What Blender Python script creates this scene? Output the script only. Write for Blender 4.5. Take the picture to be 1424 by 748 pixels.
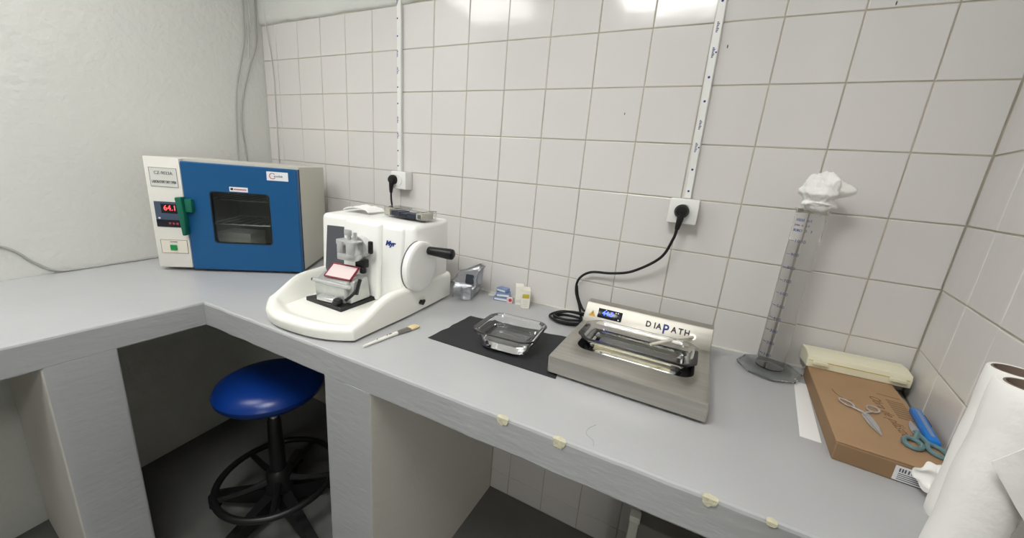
import bpy, bmesh, math, random
from mathutils import Vector, Matrix, noise
R = math.radians
random.seed(7)
for o in list(bpy.data.objects):
    bpy.data.objects.remove(o, do_unlink=True)
S = bpy.context.scene
C = S.collection

# ------------------------------------------------------------------ camera, world, lights, exposure
FLOOR = 0.0
HCEIL = 2.40
CT = 0.870                      # worktop height
cam_d = bpy.data.cameras.new('camera')
cam = bpy.data.objects.new('camera', cam_d)
C.objects.link(cam)
cam_d.sensor_width = 36.0
cam_d.lens = 519.06 / 1424 * 36.0
cam_d.clip_start = 0.01
cam.rotation_mode = 'XYZ'
cam.location = (2.0104, -1.1822, 0.4509 + 0.865)
cam.rotation_euler = (1.3165, -0.0808, 0.4742)
S.camera = cam

w = bpy.data.worlds.new('world')
S.world = w
w.use_nodes = True
w.node_tree.nodes['Background'].inputs[0].default_value = (1.0, 1.0, 1.0, 1)
w.node_tree.nodes['Background'].inputs[1].default_value = 0.12

S.view_settings.view_transform = 'Standard'
S.view_settings.look = 'None'
S.view_settings.gamma = 1.0
S.view_settings.use_curve_mapping = False
S.view_settings.exposure = 0.18
LAMP_E = (19.5, 10.5, 31.0)     # strength of the ceiling panels' diffusers (second turned down for the left wall, third added to light the openings)

# ------------------------------------------------------------------ materials
def lin(c):
    return tuple((v / 12.92 if v <= 0.04045 else ((v + 0.055) / 1.055) ** 2.4) for v in c)
def rgb(r, g, b):
    return lin((r / 255, g / 255, b / 255)) + (1,)
MATS = {}
def mat(name, col, rough=0.5, metal=0.0, var=0.0, vscale=6.0, bump=0.0, bscale=40.0, bdetail=3.0,
        trans=0.0, ior=1.45, emit=0.0, spec=0.5, coat=0.0, bdist=0.004, stretch=None, sss=0.0, alpha=1.0):
    m = bpy.data.materials.new(name)
    m.use_nodes = True
    nt = m.node_tree
    b = nt.nodes['Principled BSDF']
    b.inputs['Base Color'].default_value = col
    b.inputs['Roughness'].default_value = rough
    b.inputs['Metallic'].default_value = metal
    b.inputs['Transmission Weight'].default_value = trans
    b.inputs['IOR'].default_value = ior
    b.inputs['Specular IOR Level'].default_value = spec
    b.inputs['Coat Weight'].default_value = coat
    b.inputs['Coat Roughness'].default_value = 0.1
    if emit:
        b.inputs['Emission Color'].default_value = col
        b.inputs['Emission Strength'].default_value = emit
    tc = nt.nodes.new('ShaderNodeTexCoord')
    src = tc.outputs['Object']
    if stretch:
        mp = nt.nodes.new('ShaderNodeMapping')
        mp.inputs['Scale'].default_value = stretch
        nt.links.new(src, mp.inputs['Vector'])
        src = mp.outputs['Vector']
    if var or not bump:
        n = nt.nodes.new('ShaderNodeTexNoise')
        n.inputs['Scale'].default_value = vscale
        n.inputs['Detail'].default_value = 4.0
        nt.links.new(src, n.inputs['Vector'])
        v = max(var, 0.012)
        rp = nt.nodes.new('ShaderNodeValToRGB')
        rp.color_ramp.elements[0].position = 0.3
        rp.color_ramp.elements[1].position = 0.7
        rp.color_ramp.elements[0].color = tuple(min(1, c * (1 - v)) for c in col[:3]) + (1,)
        rp.color_ramp.elements[1].color = tuple(min(1, c * (1 + v)) for c in col[:3]) + (1,)
        nt.links.new(n.outputs['Fac'], rp.inputs['Fac'])
        nt.links.new(rp.outputs['Color'], b.inputs['Base Color'])
    if bump:
        n2 = nt.nodes.new('ShaderNodeTexNoise')
        n2.inputs['Scale'].default_value = bscale
        n2.inputs['Detail'].default_value = bdetail
        nt.links.new(src, n2.inputs['Vector'])
        bp = nt.nodes.new('ShaderNodeBump')
        bp.inputs['Strength'].default_value = bump
        bp.inputs['Distance'].default_value = bdist
        nt.links.new(n2.outputs['Fac'], bp.inputs['Height'])
        nt.links.new(bp.outputs['Normal'], b.inputs['Normal'])
    MATS[name] = m
    return m
M = MATS
mat('plaster_white', rgb(220, 221, 216), 0.75, var=0.02, vscale=2.5, bump=0.55, bscale=42, bdetail=5, bdist=0.006)
mat('plaster_niche', rgb(216, 213, 205), 0.8, var=0.03, vscale=3, bump=0.4, bscale=60, bdetail=5, bdist=0.004)
mat('tile_glaze', rgb(222, 219, 216), 0.12, var=0.015, vscale=1.4, bump=0.35, bscale=14, bdetail=2, bdist=0.0022, spec=0.5)
mat('grout', rgb(190, 183, 167), 0.9, var=0.14, vscale=7, bump=0.3, bscale=200)
mat('counter_paint', rgb(180, 181, 182), 0.30, var=0.035, vscale=4, bump=0.25, bscale=26, bdetail=4, bdist=0.003)
mat('counter_front', rgb(172, 174, 174), 0.42, var=0.03, vscale=5, bump=0.3, bscale=48, bdetail=6, bdist=0.004, stretch=(0.4, 0.4, 1.6))
mat('chip', rgb(200, 196, 170), 0.85, var=0.12, vscale=90, bump=0.5, bscale=150)
mat('floor_paint', rgb(106, 106, 103), 0.5, var=0.12, vscale=5, bump=0.3, bscale=50)
mat('ceiling_paint', rgb(232, 232, 230), 0.85, bump=0.2, bscale=60)
mat('caulk', rgb(220, 218, 208), 0.7, bump=0.3, bscale=120)
mat('plastic_white', rgb(243, 243, 239), 0.32, spec=0.5)
mat('plastic_ivory', rgb(244, 244, 236), 0.3, spec=0.5)
mat('plastic_black', rgb(24, 24, 25), 0.38)
mat('rubber_black', rgb(18, 18, 19), 0.55)
mat('panel_dark', rgb(82, 84, 90), 0.3)
mat('metal_silver', rgb(212, 213, 213), 0.28, 0.75, var=0.05, vscale=30)
mat('metal_cast', rgb(200, 202, 200), 0.38, 0.6, var=0.05, vscale=40)
mat('steel', rgb(196, 193, 186), 0.38, 1.0, var=0.09, vscale=14, bump=0.12, bscale=120, bdist=0.001, stretch=(0.3, 6, 6))
mat('steel_satin', rgb(190, 187, 178), 0.52, 1.0, var=0.05, vscale=14, bump=0.1, bscale=120, bdist=0.001, stretch=(0.3, 6, 6))
mat('well_dark', rgb(40, 40, 40), 0.5, 0.3)  # near-black tone of the bath well's walls
mat('red_guard', rgb(140, 44, 62), 0.4)
mat('pink_plate', rgb(226, 208, 206), 0.35)
mat('oven_blue', rgb(20, 84, 134), 0.38, var=0.02)
mat('oven_body', rgb(206, 204, 192), 0.45, bump=0.1, bscale=300, bdist=0.001)
mat('oven_white', rgb(226, 224, 216), 0.42)
mat('oven_inside', rgb(150, 152, 146), 0.5, 0.3, var=0.1, vscale=8)
mat('seal_black', rgb(22, 24, 26), 0.6)
mat('green_handle', rgb(16, 100, 78), 0.42)
mat('switch_green', rgb(20, 140, 70), 0.3)
mat('label_grey', rgb(214, 214, 208), 0.5)
mat('label_white', rgb(232, 234, 236), 0.45)
mat('label_cream', rgb(226, 220, 206), 0.5)
mat('print_grey', rgb(96, 96, 96), 0.6)
mat('print_dark', rgb(42, 42, 46), 0.6)
mat('print_red', rgb(176, 56, 66), 0.6)
mat('print_brown', rgb(112, 78, 62), 0.6)
mat('print_blue', rgb(40, 62, 130), 0.6)
mat('print_paleblue', rgb(86, 120, 176), 0.6)
mat('display_slate', rgb(70, 84, 104), 0.35)
mat('display_black', rgb(24, 27, 34), 0.2)
mat('digit_red', rgb(255, 70, 70), 0.4, emit=2.2)
mat('digit_blue', rgb(60, 90, 255), 0.4, emit=2.6)
mat('lamp_warm', rgb(255, 243, 180), 0.4, emit=3.5)
mat('warning_yellow', rgb(206, 160, 44), 0.5)
mat('glass', rgb(254, 255, 255), 0.02, trans=1.0, ior=1.47)
mat('glass_thin', rgb(255, 255, 255), 0.02, trans=1.0, ior=1.22)
mat('glass_foot', rgb(250, 254, 253), 0.02, trans=1.0, ior=1.4)
mat('glass_dark', rgb(216, 222, 216), 0.05, trans=1.0, ior=1.45)
mat('water_thin', rgb(255, 255, 255), 0.0, trans=1.0, ior=1.10)
mat('water', rgb(252, 255, 255), 0.0, trans=1.0, ior=1.33)
mat('clear_plastic', rgb(248, 248, 247), 0.06, trans=1.0, ior=1.15)
mat('mat_black', rgb(44, 45, 47), 0.75, var=0.08, vscale=20, bump=0.2, bscale=90)
mat('foil', rgb(190, 192, 198), 0.34, 0.85, var=0.1, vscale=30, bump=0.6, bscale=28, bdist=0.006)
mat('foil_dark', rgb(60, 66, 76), 0.4, 0.3)
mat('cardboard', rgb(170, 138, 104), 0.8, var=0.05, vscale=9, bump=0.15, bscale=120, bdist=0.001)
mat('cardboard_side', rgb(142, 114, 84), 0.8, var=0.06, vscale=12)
mat('handwriting', rgb(122, 94, 66), 0.8)
mat('cream_box', rgb(236, 232, 206), 0.45)
mat('paper', rgb(240, 240, 238), 0.85, bump=0.1, bscale=60)
mat('tissue', rgb(244, 243, 239), 0.9, var=0.015, vscale=20, bump=0.5, bscale=70, bdist=0.003)
mat('core_card', rgb(128, 112, 100), 0.9)
mat('scissor_steel', rgb(204, 202, 203), 0.3, 0.7)
mat('grip_grey', rgb(104, 134, 138), 0.45)
mat('blue_plastic', rgb(26, 120, 206), 0.35)
mat('stool_vinyl', rgb(8, 50, 126), 0.3, bump=0.15, bscale=160, bdist=0.001)
mat('bristle', rgb(226, 206, 160), 0.85, var=0.12, vscale=120, bump=0.6, bscale=300, stretch=(1, 0.1, 1))
mat('ferrule', rgb(160, 156, 152), 0.3, 0.9)
mat('brush_white', rgb(236, 234, 226), 0.4)
mat('cable_grey', rgb(172, 172, 168), 0.6)
mat('cable_white', rgb(205, 204, 198), 0.6)
mat('box_blue', rgb(128, 150, 186), 0.5)
mat('box_pink', rgb(226, 206, 206), 0.5)
mat('carton_white', rgb(236, 233, 222), 0.55)
mat('label_yellow', rgb(204, 184, 70), 0.5)
mat('cabinet_grey', rgb(128, 128, 124), 0.5)
mat('slide_navy', rgb(42, 52, 74), 0.4)
for i_, e_ in enumerate(LAMP_E):
    mat('lamp_diffuser_%d' % i_, rgb(255, 254, 252), 0.5, emit=e_)
mat('lamp_frame', rgb(235, 235, 235), 0.4)
mat('pvc_white', rgb(236, 236, 232), 0.35)

# ------------------------------------------------------------------ mesh helpers
def bmnew():
    return bmesh.new()
def merge(dst, src, mtx=None, mi=None):
    if mtx is not None:
        src.transform(mtx)
    vm = {}
    for v in src.verts:
        vm[v] = dst.verts.new(v.co)
    for f in src.faces:
        try:
            nf = dst.faces.new([vm[v] for v in f.verts])
            nf.smooth = f.smooth
            nf.material_index = f.material_index if mi is None else mi
        except ValueError:
            pass
    src.free()
def box(bm, x0, x1, y0, y1, z0, z1, bev=0.0, seg=2, mi=0, mtx=None):
    t = bmesh.new()
    bmesh.ops.create_cube(t, size=1.0)
    for v in t.verts:
        v.co = Vector(((x0 + x1) / 2 + v.co.x * (x1 - x0), (y0 + y1) / 2 + v.co.y * (y1 - y0), (z0 + z1) / 2 + v.co.z * (z1 - z0)))
    if bev:
        bmesh.ops.bevel(t, geom=list(t.edges), offset=bev, segments=seg, profile=0.5, affect='EDGES')
        for f in t.faces:
            f.smooth = True
    for f in t.faces:
        f.material_index = mi
    merge(bm, t, mtx)
    return bm
def prism(bm, poly, d0, d1, axis='x', bev=0.0, seg=2, mtx=None):
    """poly: 2D points; extruded along axis. x: (y,z)  y: (x,z)  z: (x,y)"""
    t = bmesh.new()
    def P(p, d):
        return {'x': (d, p[0], p[1]), 'y': (p[0], d, p[1]), 'z': (p[0], p[1], d)}[axis]
    a = [t.verts.new(P(p, d0)) for p in poly]
    b = [t.verts.new(P(p, d1)) for p in poly]
    n = len(poly)
    t.faces.new(a)
    t.faces.new(b)
    for i in range(n):
        t.faces.new((a[i], a[(i + 1) % n], b[(i + 1) % n], b[i]))
    bmesh.ops.recalc_face_normals(t, faces=list(t.faces))
    if bev:
        bmesh.ops.bevel(t, geom=list(t.edges), offset=bev, segments=seg, profile=0.5, affect='EDGES')
        for f in t.faces:
            f.smooth = True
    merge(bm, t, mtx)
    return bm
def lathe(bm, prof, n=32, mtx=None, smooth=True):
    """prof: (r,z) list, closed off where r is 0"""
    t = bmesh.new()
    rings = []
    for r, z in prof:
        if r < 1e-6:
            rings.append([t.verts.new((0, 0, z))])
        else:
            rings.append([t.verts.new((r * math.cos(2 * math.pi * i / n), r * math.sin(2 * math.pi * i / n), z)) for i in range(n)])
    for a, b in zip(rings[:-1], rings[1:]):
        for i in range(n):
            j = (i + 1) % n
            if len(a) == 1 and len(b) == 1:
                continue
            if len(a) == 1:
                f = t.faces.new((a[0], b[j], b[i]))
            elif len(b) == 1:
                f = t.faces.new((a[i], a[j], b[0]))
            else:
                f = t.faces.new((a[i], a[j], b[j], b[i]))
            f.smooth = smooth
    bmesh.ops.recalc_face_normals(t, faces=list(t.faces))
    merge(bm, t, mtx)
    return bm
def cyl(bm, p0, p1, r, n=20, r1=None, bev=0.0):
    p0, p1 = Vector(p0), Vector(p1)
    d = p1 - p0
    L = d.length
    q = d.to_track_quat('Z', 'Y').to_matrix().to_4x4()
    r1 = r if r1 is None else r1
    if bev:
        prof = [(0, 0), (r - bev, 0), (r, bev), (r1, L - bev), (r1 - bev, L), (0, L)]
    else:
        prof = [(0, 0), (r, 0), (r, 0), (r1, L), (r1, L), (0, L)]
    t = bmesh.new()
    lathe(t, [p for i, p in enumerate(prof) if i == 0 or p != prof[i - 1]], n, smooth=False)
    for f in t.faces:
        if abs(f.normal.z) < 0.9:
            f.smooth = True
    merge(bm, t, Matrix.Translation(p0) @ q)
    return bm
def smooth_path(pts, sub=6):
    P = [Vector(p) for p in pts]
    out = []
    for i in range(len(P) - 1):
        p0 = P[max(i - 1, 0)]; p1 = P[i]; p2 = P[i + 1]; p3 = P[min(i + 2, len(P) - 1)]
        for k in range(sub):
            t = k / sub
            out.append(0.5 * ((2 * p1) + (-p0 + p2) * t + (2 * p0 - 5 * p1 + 4 * p2 - p3) * t * t + (-p0 + 3 * p1 - 3 * p2 + p3) * t ** 3))
    out.append(P[-1])
    return out
def tube(bm, pts, r, n=8, sub=6, closed=False):
    P = smooth_path(pts, sub) if sub else [Vector(p) for p in pts]
    if closed:
        P = [Vector(p) for p in pts]
    rad = r if callable(r) else (lambda t: r)
    rings = []
    up = Vector((0, 0, 1))
    N = len(P)
    prev = None
    for i, p in enumerate(P):
        if closed:
            d = P[(i + 1) % N] - P[i - 1]
        else:
            d = P[min(i + 1, N - 1)] - P[max(i - 1, 0)]
        d.normalize()
        if prev is None:
            a = d.cross(up)
            if a.length < 1e-3:
                a = d.cross(Vector((1, 0, 0)))
        else:
            a = prev - d * prev.dot(d)
        a.normalize()
        prev = a
        b = d.cross(a)
        rr = rad(i / (N - 1))
        rings.append([bm.verts.new(p + a * rr * math.cos(2 * math.pi * k / n) + b * rr * math.sin(2 * math.pi * k / n)) for k in range(n)])
    pairs = list(zip(rings[:-1], rings[1:])) + ([(rings[-1], rings[0])] if closed else [])
    for A, B in pairs:
        for k in range(n):
            f = bm.faces.new((A[k], A[(k + 1) % n], B[(k + 1) % n], B[k]))
            f.smooth = True
    if not closed:
        bm.faces.new(rings[0]); bm.faces.new(rings[-1])
    return bm
def rrect(hx, hy, r, n=6, cx=0, cy=0):
    pts = []
    r = min(r, hx, hy)
    for qx, qy, a0 in ((1, 1, 0), (-1, 1, 90), (-1, -1, 180), (1, -1, 270)):
        for i in range(n + 1):
            a = R(a0 + 90 * i / n)
            pts.append((cx + qx * (hx - r) + r * math.cos(a), cy + qy * (hy - r) + r * math.sin(a)))
    return pts
def loft(bm, rings, cap0=True, cap1=True, smooth=True, mi=0):
    V = [[bm.verts.new(p) for p in ring] for ring in rings]
    n = len(V[0])
    for a, b in zip(V[:-1], V[1:]):
        for i in range(n):
            f = bm.faces.new((a[i], a[(i + 1) % n], b[(i + 1) % n], b[i]))
            f.smooth = smooth; f.material_index = mi
    if cap0:
        f = bm.faces.new(V[0]); f.material_index = mi
    if cap1:
        f = bm.faces.new(V[-1]); f.material_index = mi
    return bm
def sheet(bm, rows, thick, nrm=(0, 0, 1)):
    """rows: grid of points; a sheet with real thickness"""
    nrm = Vector(nrm).normalized() * thick
    A = [[bm.verts.new(p) for p in r] for r in rows]
    B = [[bm.verts.new(Vector(p) + nrm) for p in r] for r in rows]
    h, w_ = len(rows), len(rows[0])
    for i in range(h - 1):
        for j in range(w_ - 1):
            bm.faces.new((A[i][j], A[i + 1][j], A[i + 1][j + 1], A[i][j + 1])).smooth = True
            bm.faces.new((B[i][j], B[i][j + 1], B[i + 1][j + 1], B[i + 1][j])).smooth = True
    for i in range(h - 1):
        bm.faces.new((A[i][0], B[i][0], B[i + 1][0], A[i + 1][0]))
        bm.faces.new((A[i][-1], A[i + 1][-1], B[i + 1][-1], B[i][-1]))
    for j in range(w_ - 1):
        bm.faces.new((A[0][j], A[0][j + 1], B[0][j + 1], B[0][j]))
        bm.faces.new((A[-1][j], B[-1][j], B[-1][j + 1], A[-1][j + 1]))
    return bm
def obj(name, bm, m, parent=None, recalc=True, sharp=38):
    if recalc:
        bmesh.ops.recalc_face_normals(bm, faces=list(bm.faces))
    me = bpy.data.meshes.new(name)
    bm.to_mesh(me)
    bm.free()
    me.set_sharp_from_angle(angle=R(sharp))
    for k in (m if isinstance(m, (list, tuple)) else [m]):
        me.materials.append(M[k])
    o = bpy.data.objects.new(name, me)
    C.objects.link(o)
    if parent is not None:
        o.parent = parent
    return o
def tag(o, label, cat, group=None):
    o['label'] = label
    o['category'] = cat
    if group:
        o['group'] = group
    return o
def thing(name, label, cat, loc=(0, 0, 0), rz=0.0, group=None):
    o = bpy.data.objects.new(name, None)
    o.empty_display_size = 0.05
    C.objects.link(o)
    o.location = loc
    o.rotation_euler = (0, 0, rz)
    return tag(o, label, cat, group)
def struct(o):
    o['kind'] = 'structure'
    return o
def text(s, size, m, parent, loc, rot=(0, 0, 0), ext=0.0003, name='lettering', align='CENTER', shear=0.0, sx=1.0, bold=0.0):
    cu = bpy.data.curves.new(name, 'FONT')
    cu.body = s
    cu.size = size
    cu.extrude = ext
    cu.align_x = align
    cu.align_y = 'CENTER'
    cu.shear = shear
    cu.offset = bold
    cu.resolution_u = 3
    t = bpy.data.objects.new(name, cu)
    C.objects.link(t)
    me = bpy.data.meshes.new_from_object(t)
    bpy.data.objects.remove(t, do_unlink=True)
    me.name = name
    me.materials.clear()
    me.materials.append(M[m])
    o = bpy.data.objects.new(name, me)
    C.objects.link(o)
    o.parent = parent
    o.location = loc
    o.rotation_euler = rot
    o.scale = (sx, 1, 1)
    return o
FRONT = (R(90), 0, 0)

# ------------------------------------------------------------------ the room
XC, TH = 2.5296, R(9.541)       # corner of back and right wall, lean of the right wall
XW, PH = 0.047, R(6.9)          # corner of back and left wall, lean of the left wall
YB = -5.6
YR = -1.15                      # right wall cut short and unseen room widened beyond, to lessen bounced light
XE = 4.6
def xl(y): return XW - y * math.tan(PH)
def xr(y): return XC + y * math.tan(TH)
ZT = 0.865                      # offset from tile lattice to floor
def jitter(bm, amp, sc, fn=None):
    for v in bm.verts:
        if fn is None or fn(v.co):
            n = noise.noise_vector(v.co * sc)
            v.co += Vector((n.x, n.y, n.z)) * amp

bm = bmnew(); box(bm, -0.9, XE + 0.15, YB - 0.15, 0.2, -0.12, 0.0)
struct(obj('floor', bm, 'floor_paint'))
bm = bmnew(); box(bm, -0.9, XE + 0.15, YB - 0.15, 0.2, HCEIL, HCEIL + 0.12)
struct(obj('ceiling', bm, 'ceiling_paint'))
# back wall: grout bed behind the tiles
TILE_T = 0.007
bm = bmnew(); box(bm, XW - 0.15, XC + 0.25, 0.0022, 0.16, 0.0, HCEIL)
wall_back = struct(obj('wall_back', bm, 'grout'))
bm = bmnew(); prism(bm, [(xl(0.16) - 0.14, 0.16), (xl(0.16), 0.16), (xl(YB), YB), (xl(YB) - 0.14, YB)], 0.0, HCEIL, 'z')
wall_left = struct(obj('wall_left', bm, 'plaster_white'))
NR = Vector((-math.cos(TH), math.sin(TH), 0))      # right wall's inward normal
bm = bmnew(); prism(bm, [(xr(0.16) + 0.0022, 0.16), (xr(0.16) + 0.16, 0.16), (xr(YR) + 0.16, YR), (xr(YR) + 0.0022, YR)], 0.0, HCEIL, 'z')
wall_right = struct(obj('wall_right', bm, 'grout'))
bm = bmnew(); box(bm, -0.4, XE + 0.12, YB - 0.12, YB, 0.0, HCEIL)
struct(obj('wall_front', bm, 'plaster_white'))
bm = bmnew(); prism(bm, [(xr(YR) + 0.16, YR + 0.12), (XE + 0.12, YR + 0.12), (XE + 0.12, YB), (XE, YB), (XE, YR), (xr(YR) + 0.16, YR)], 0.0, HCEIL, 'z')
struct(obj('wall_side', bm, 'plaster_white'))

# tiles, one object each, sharing meshes by size
TW, THT = 0.15, 0.1476
JT = 0.0015
tile_cache = {}
def tile_mesh(wd, ht):
    k = (round(wd, 4), round(ht, 4))
    if k not in tile_cache:
        t = bmesh.new()
        hx, hz, b = wd / 2 - JT, ht / 2 - JT, 0.0018
        rings = []
        for ins, y in ((0, 0.006), (0, 0.0012), (0.0006, 0.0004), (b, 0.0)):
            rings.append([(sx * (hx - ins), y, sz * (hz - ins)) for sx, sz in ((-1, -1), (1, -1), (1, 1), (-1, 1))])
        loft(t, rings, True, True)
        for f in t.faces:
            f.smooth = False
        bmesh.ops.recalc_face_normals(t, faces=list(t.faces))
        me = bpy.data.meshes.new('tile')
        t.to_mesh(me); t.free()
        me.materials.append(M['tile_glaze'])
        tile_cache[k] = me
    return tile_cache[k]
trng = random.Random(3)
def put_tile(parent, c, wd, ht, rz=0.0):
    o = bpy.data.objects.new('tile', tile_mesh(wd, ht))
    C.objects.link(o)
    o.parent = parent
    o.location = c
    o.rotation_euler = (R(trng.uniform(-0.45, 0.45)), 0, rz + R(trng.uniform(-0.45, 0.45)))
def span(a, b, lo, hi):
    a, b = max(a, lo), min(b, hi)
    return (a, b) if b - a > 0.012 else None
ZTOP = 1.0066 + ZT
for r in range(0, 7):
    z1 = ZTOP - r * THT
    zs = span(z1 - THT, z1, CT + 0.001, 9)
    if not zs: continue
    for c in range(0, 18):
        xs = span(c * TW, (c + 1) * TW, XW + 0.002, XC - 0.0002)
        if xs:
            put_tile(wall_back, ((xs[0] + xs[1]) / 2, 0, (zs[0] + zs[1]) / 2), xs[1] - xs[0], zs[1] - zs[0])
ZU = -0.776 + ZT
for k in range(-1, 5):
    zs = span(ZU + k * THT, ZU + (k + 1) * THT, 0.002, 0.79)
    for c in range(9, 17):
        xs = span(c * TW, (c + 1) * TW, 1.416, XC - 0.002)
        if zs and xs:
            put_tile(wall_back, ((xs[0] + xs[1]) / 2, 0, (zs[0] + zs[1]) / 2), xs[1] - xs[0], zs[1] - zs[0])
for r in range(0, 7):
    z1 = ZTOP - r * THT
    zs = span(z1 - THT, z1, CT + 0.001, 9)
    if not zs: continue
    edges = [0.0015, 0.154, 0.304, 0.454, 0.604, 0.754, 0.904, 1.054]
    for a, b in zip(edges[:-1], edges[1:]):
        d = (a + b) / 2
        put_tile(wall_right, (XC - d * math.sin(TH), -d * math.cos(TH), (zs[0] + zs[1]) / 2), b - a, zs[1] - zs[0], R(-90) - TH)
# plaster above the tiles: thicker than the tiles, with an uneven lower lip
def plaster_band(name, x0, x1, n, parent):
    b_ = bmnew()
    rows = []
    prof = [(0.004, 0.0), (-0.004, 0.002), (-0.009, 0.008), (-0.011, 0.02), (-0.011, 0.06), (-0.008, 0.16), (-0.008, HCEIL - ZTOP - 0.012)]
    for y, dz in prof:
        row = []
        for i in range(n + 1):
            x = x0 + (x1 - x0) * i / n
            wob = 0.006 * noise.noise(Vector((x * 9, 0.3, 0.7))) + 0.003 * noise.noise(Vector((x * 31, 2.3, 0.7)))
            k = 1.0 if dz < 0.05 else 0.0
            row.append((x, y + 0.0025 * noise.noise(Vector((x * 12, dz * 9, 5))), ZTOP + 0.001 + dz + wob * k))
        rows.append(row)
    vv = [[b_.verts.new(p) for p in r] for r in rows]
    for i in range(len(vv) - 1):
        for j in range(n):
            b_.faces.new((vv[i][j], vv[i][j + 1], vv[i + 1][j + 1], vv[i + 1][j])).smooth = True
    return obj(name, b_, 'plaster_white', parent)
plaster_band('plaster_band', XW - 0.01, XC + 0.01, 90, wall_back)
bm = bmnew()
prism(bm, [(xr(0.0) + 0.01, 0.0), (xr(0) - 0.008, 0.0), (xr(YR) - 0.008, YR), (xr(YR) + 0.01, YR)], ZTOP + 0.002, HCEIL, 'z')
prism(bm, [(xr(-1.06) + 0.01, -1.06), (xr(-1.06) - 0.006, -1.06), (xr(YR) - 0.006, YR), (xr(YR) + 0.01, YR)], 0.0, ZTOP + 0.01, 'z')
obj('plaster_band', bm, 'plaster_white', wall_right)

# old drill marks in the glaze
for sx_, sz_ in ((1.757, 0.641), (1.990, 0.803), (2.298, 0.868)):
    bm = bmnew(); lathe(bm, [(0, 0), (0.0028, 0.0), (0.0022, 0.0006), (0, 0.0008)], 9, Matrix.Translation((sx_, 0.0002, sz_ + ZT)) @ Matrix.Rotation(R(90), 4, 'X') @ Matrix.Diagonal((0.6, 1.7, 1, 1)))
    obj('drill_mark', bm, 'print_grey', wall_back)
# ceiling light panels (two mirror in the top tiles; the third is added to light the openings)
for i, (lx, ly) in enumerate(((1.62, -1.36), (0.52, -1.22), (3.2, -3.4))):
    t = thing('ceiling_light', ('square white ceiling light panel above the room, nearest the tiled right wall',
                                'square white ceiling light panel beside the plaster left wall',
                                'added square ceiling light panel, unseen, brightening the openings under the worktop')[i], 'ceiling light', (lx, ly, HCEIL))
    bm = bmnew()
    for a in ((-0.3, 0.3, -0.3, -0.275), (-0.3, 0.3, 0.275, 0.3), (-0.3, -0.275, -0.275, 0.275), (0.275, 0.3, -0.275, 0.275)):
        box(bm, a[0], a[1], a[2], a[3], -0.03, 0.0)
    obj('frame', bm, 'lamp_frame', t)
    bm = bmnew(); box(bm, -0.275, 0.275, -0.275, 0.275, -0.022, -0.004)
    obj('diffuser', bm, 'lamp_diffuser_%d' % i, t)

# ------------------------------------------------------------------ masonry counter
TK = 0.072                      # slab thickness
def yfr(x): return -0.654 + (x - 0.749) * 0.0205
XI = 0.749                      # front edge of the left arm
counter = thing('masonry_counter', 'grey painted masonry worktop built in an L along the walls', 'counter', (0, 0, 0))
def edge_profile(z):
    return z
bm = bmnew()
# worktop outline walked as a strip of short segments so the painted edge can waver
out = []
def seg(a, b, n):
    for i in range(n):
        t = i / n
        out.append(((a[0] + (b[0] - a[0]) * t), (a[1] + (b[1] - a[1]) * t)))
YL = -1.9
xend = xr(-0.62) - 0.004
seg((XI, YL), (XI, yfr(XI)), 60)
seg((XI, yfr(XI)), (xend, yfr(xend)), 90)
seg((xend, yfr(xend)), (XC - 0.003, -0.002), 3)
seg((XC - 0.003, -0.002), (XW + 0.002, -0.002), 3)
seg((XW + 0.002, -0.002), (xl(YL) + 0.002, YL), 3)
seg((xl(YL) + 0.002, YL), (XI, YL), 3)
n0, n1 = 0, 150                 # indices of the exposed front edge
def inward(i):
    p, q = Vector(out[i - 1]), Vector(out[(i + 1) % len(out)])
    d = (q - p).normalized()
    return Vector((d.y, -d.x))   # outline runs clockwise seen from above; flipped below if needed
rings = []
prof = [(0.0012, -TK), (0.0, -TK + 0.003), (0.0, -TK * 0.5), (0.0, -0.006), (0.002, -0.0018), (0.006, 0.0)]
for ins, dz in prof:
    ring = []
    for i, p in enumerate(out):
        v = Vector(p)
        if i <= n1:
            if i == 60:
                nrm = Vector((-1, 1)).normalized() * 1.2
            elif i < 60:
                nrm = Vector((-1, 0))
            else:
                nrm = Vector((0, 1))
            w1 = 0.0020 * noise.noise(Vector((p[0] * 14, p[1] * 14, dz * 4))) + 0.0007 * noise.noise(Vector((p[0] * 50, p[1] * 50, dz * 30)))
            v = v + nrm * (ins + w1)
            z = CT + dz + (0.0012 * noise.noise(Vector((p[0] * 18, p[1] * 18, 3))) if dz < -0.03 else 0)
        else:
            z = CT + dz
        ring.append((v.x, v.y, z))
    rings.append(ring)
loft(bm, rings, True, True)
bm.normal_update()
for f in bm.faces:
    f.smooth = False
bmesh.ops.recalc_face_normals(bm, faces=list(bm.faces))
for f in bm.faces:
    f.material_index = 0 if f.normal.z > 0.5 else 1
    if f.normal.z < -0.5: f.material_index = 2
obj('worktop', bm, ['counter_paint', 'counter_front', 'plaster_niche'], counter, sharp=9)
def pillar(poly, grey):
    """poly: plan outline; grey: index of the outline side that is painted grey"""
    b_ = bmnew()
    zz = [0.0, 0.25, 0.5, CT - TK + 0.001]
    V = [[b_.verts.new((p[0], p[1], z)) for p in poly] for z in zz]
    n = len(poly)
    for a, b in zip(V[:-1], V[1:]):
        for i in range(n):
            f = b_.faces.new((a[i], a[(i + 1) % n], b[(i + 1) % n], b[i]))
            f.material_index = 0 if i in grey else 1
    b_.faces.new(V[0]); b_.faces.new(V[-1])
    obj('pillar', b_, ['counter_front', 'plaster_niche'], counter, sharp=24)
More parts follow.
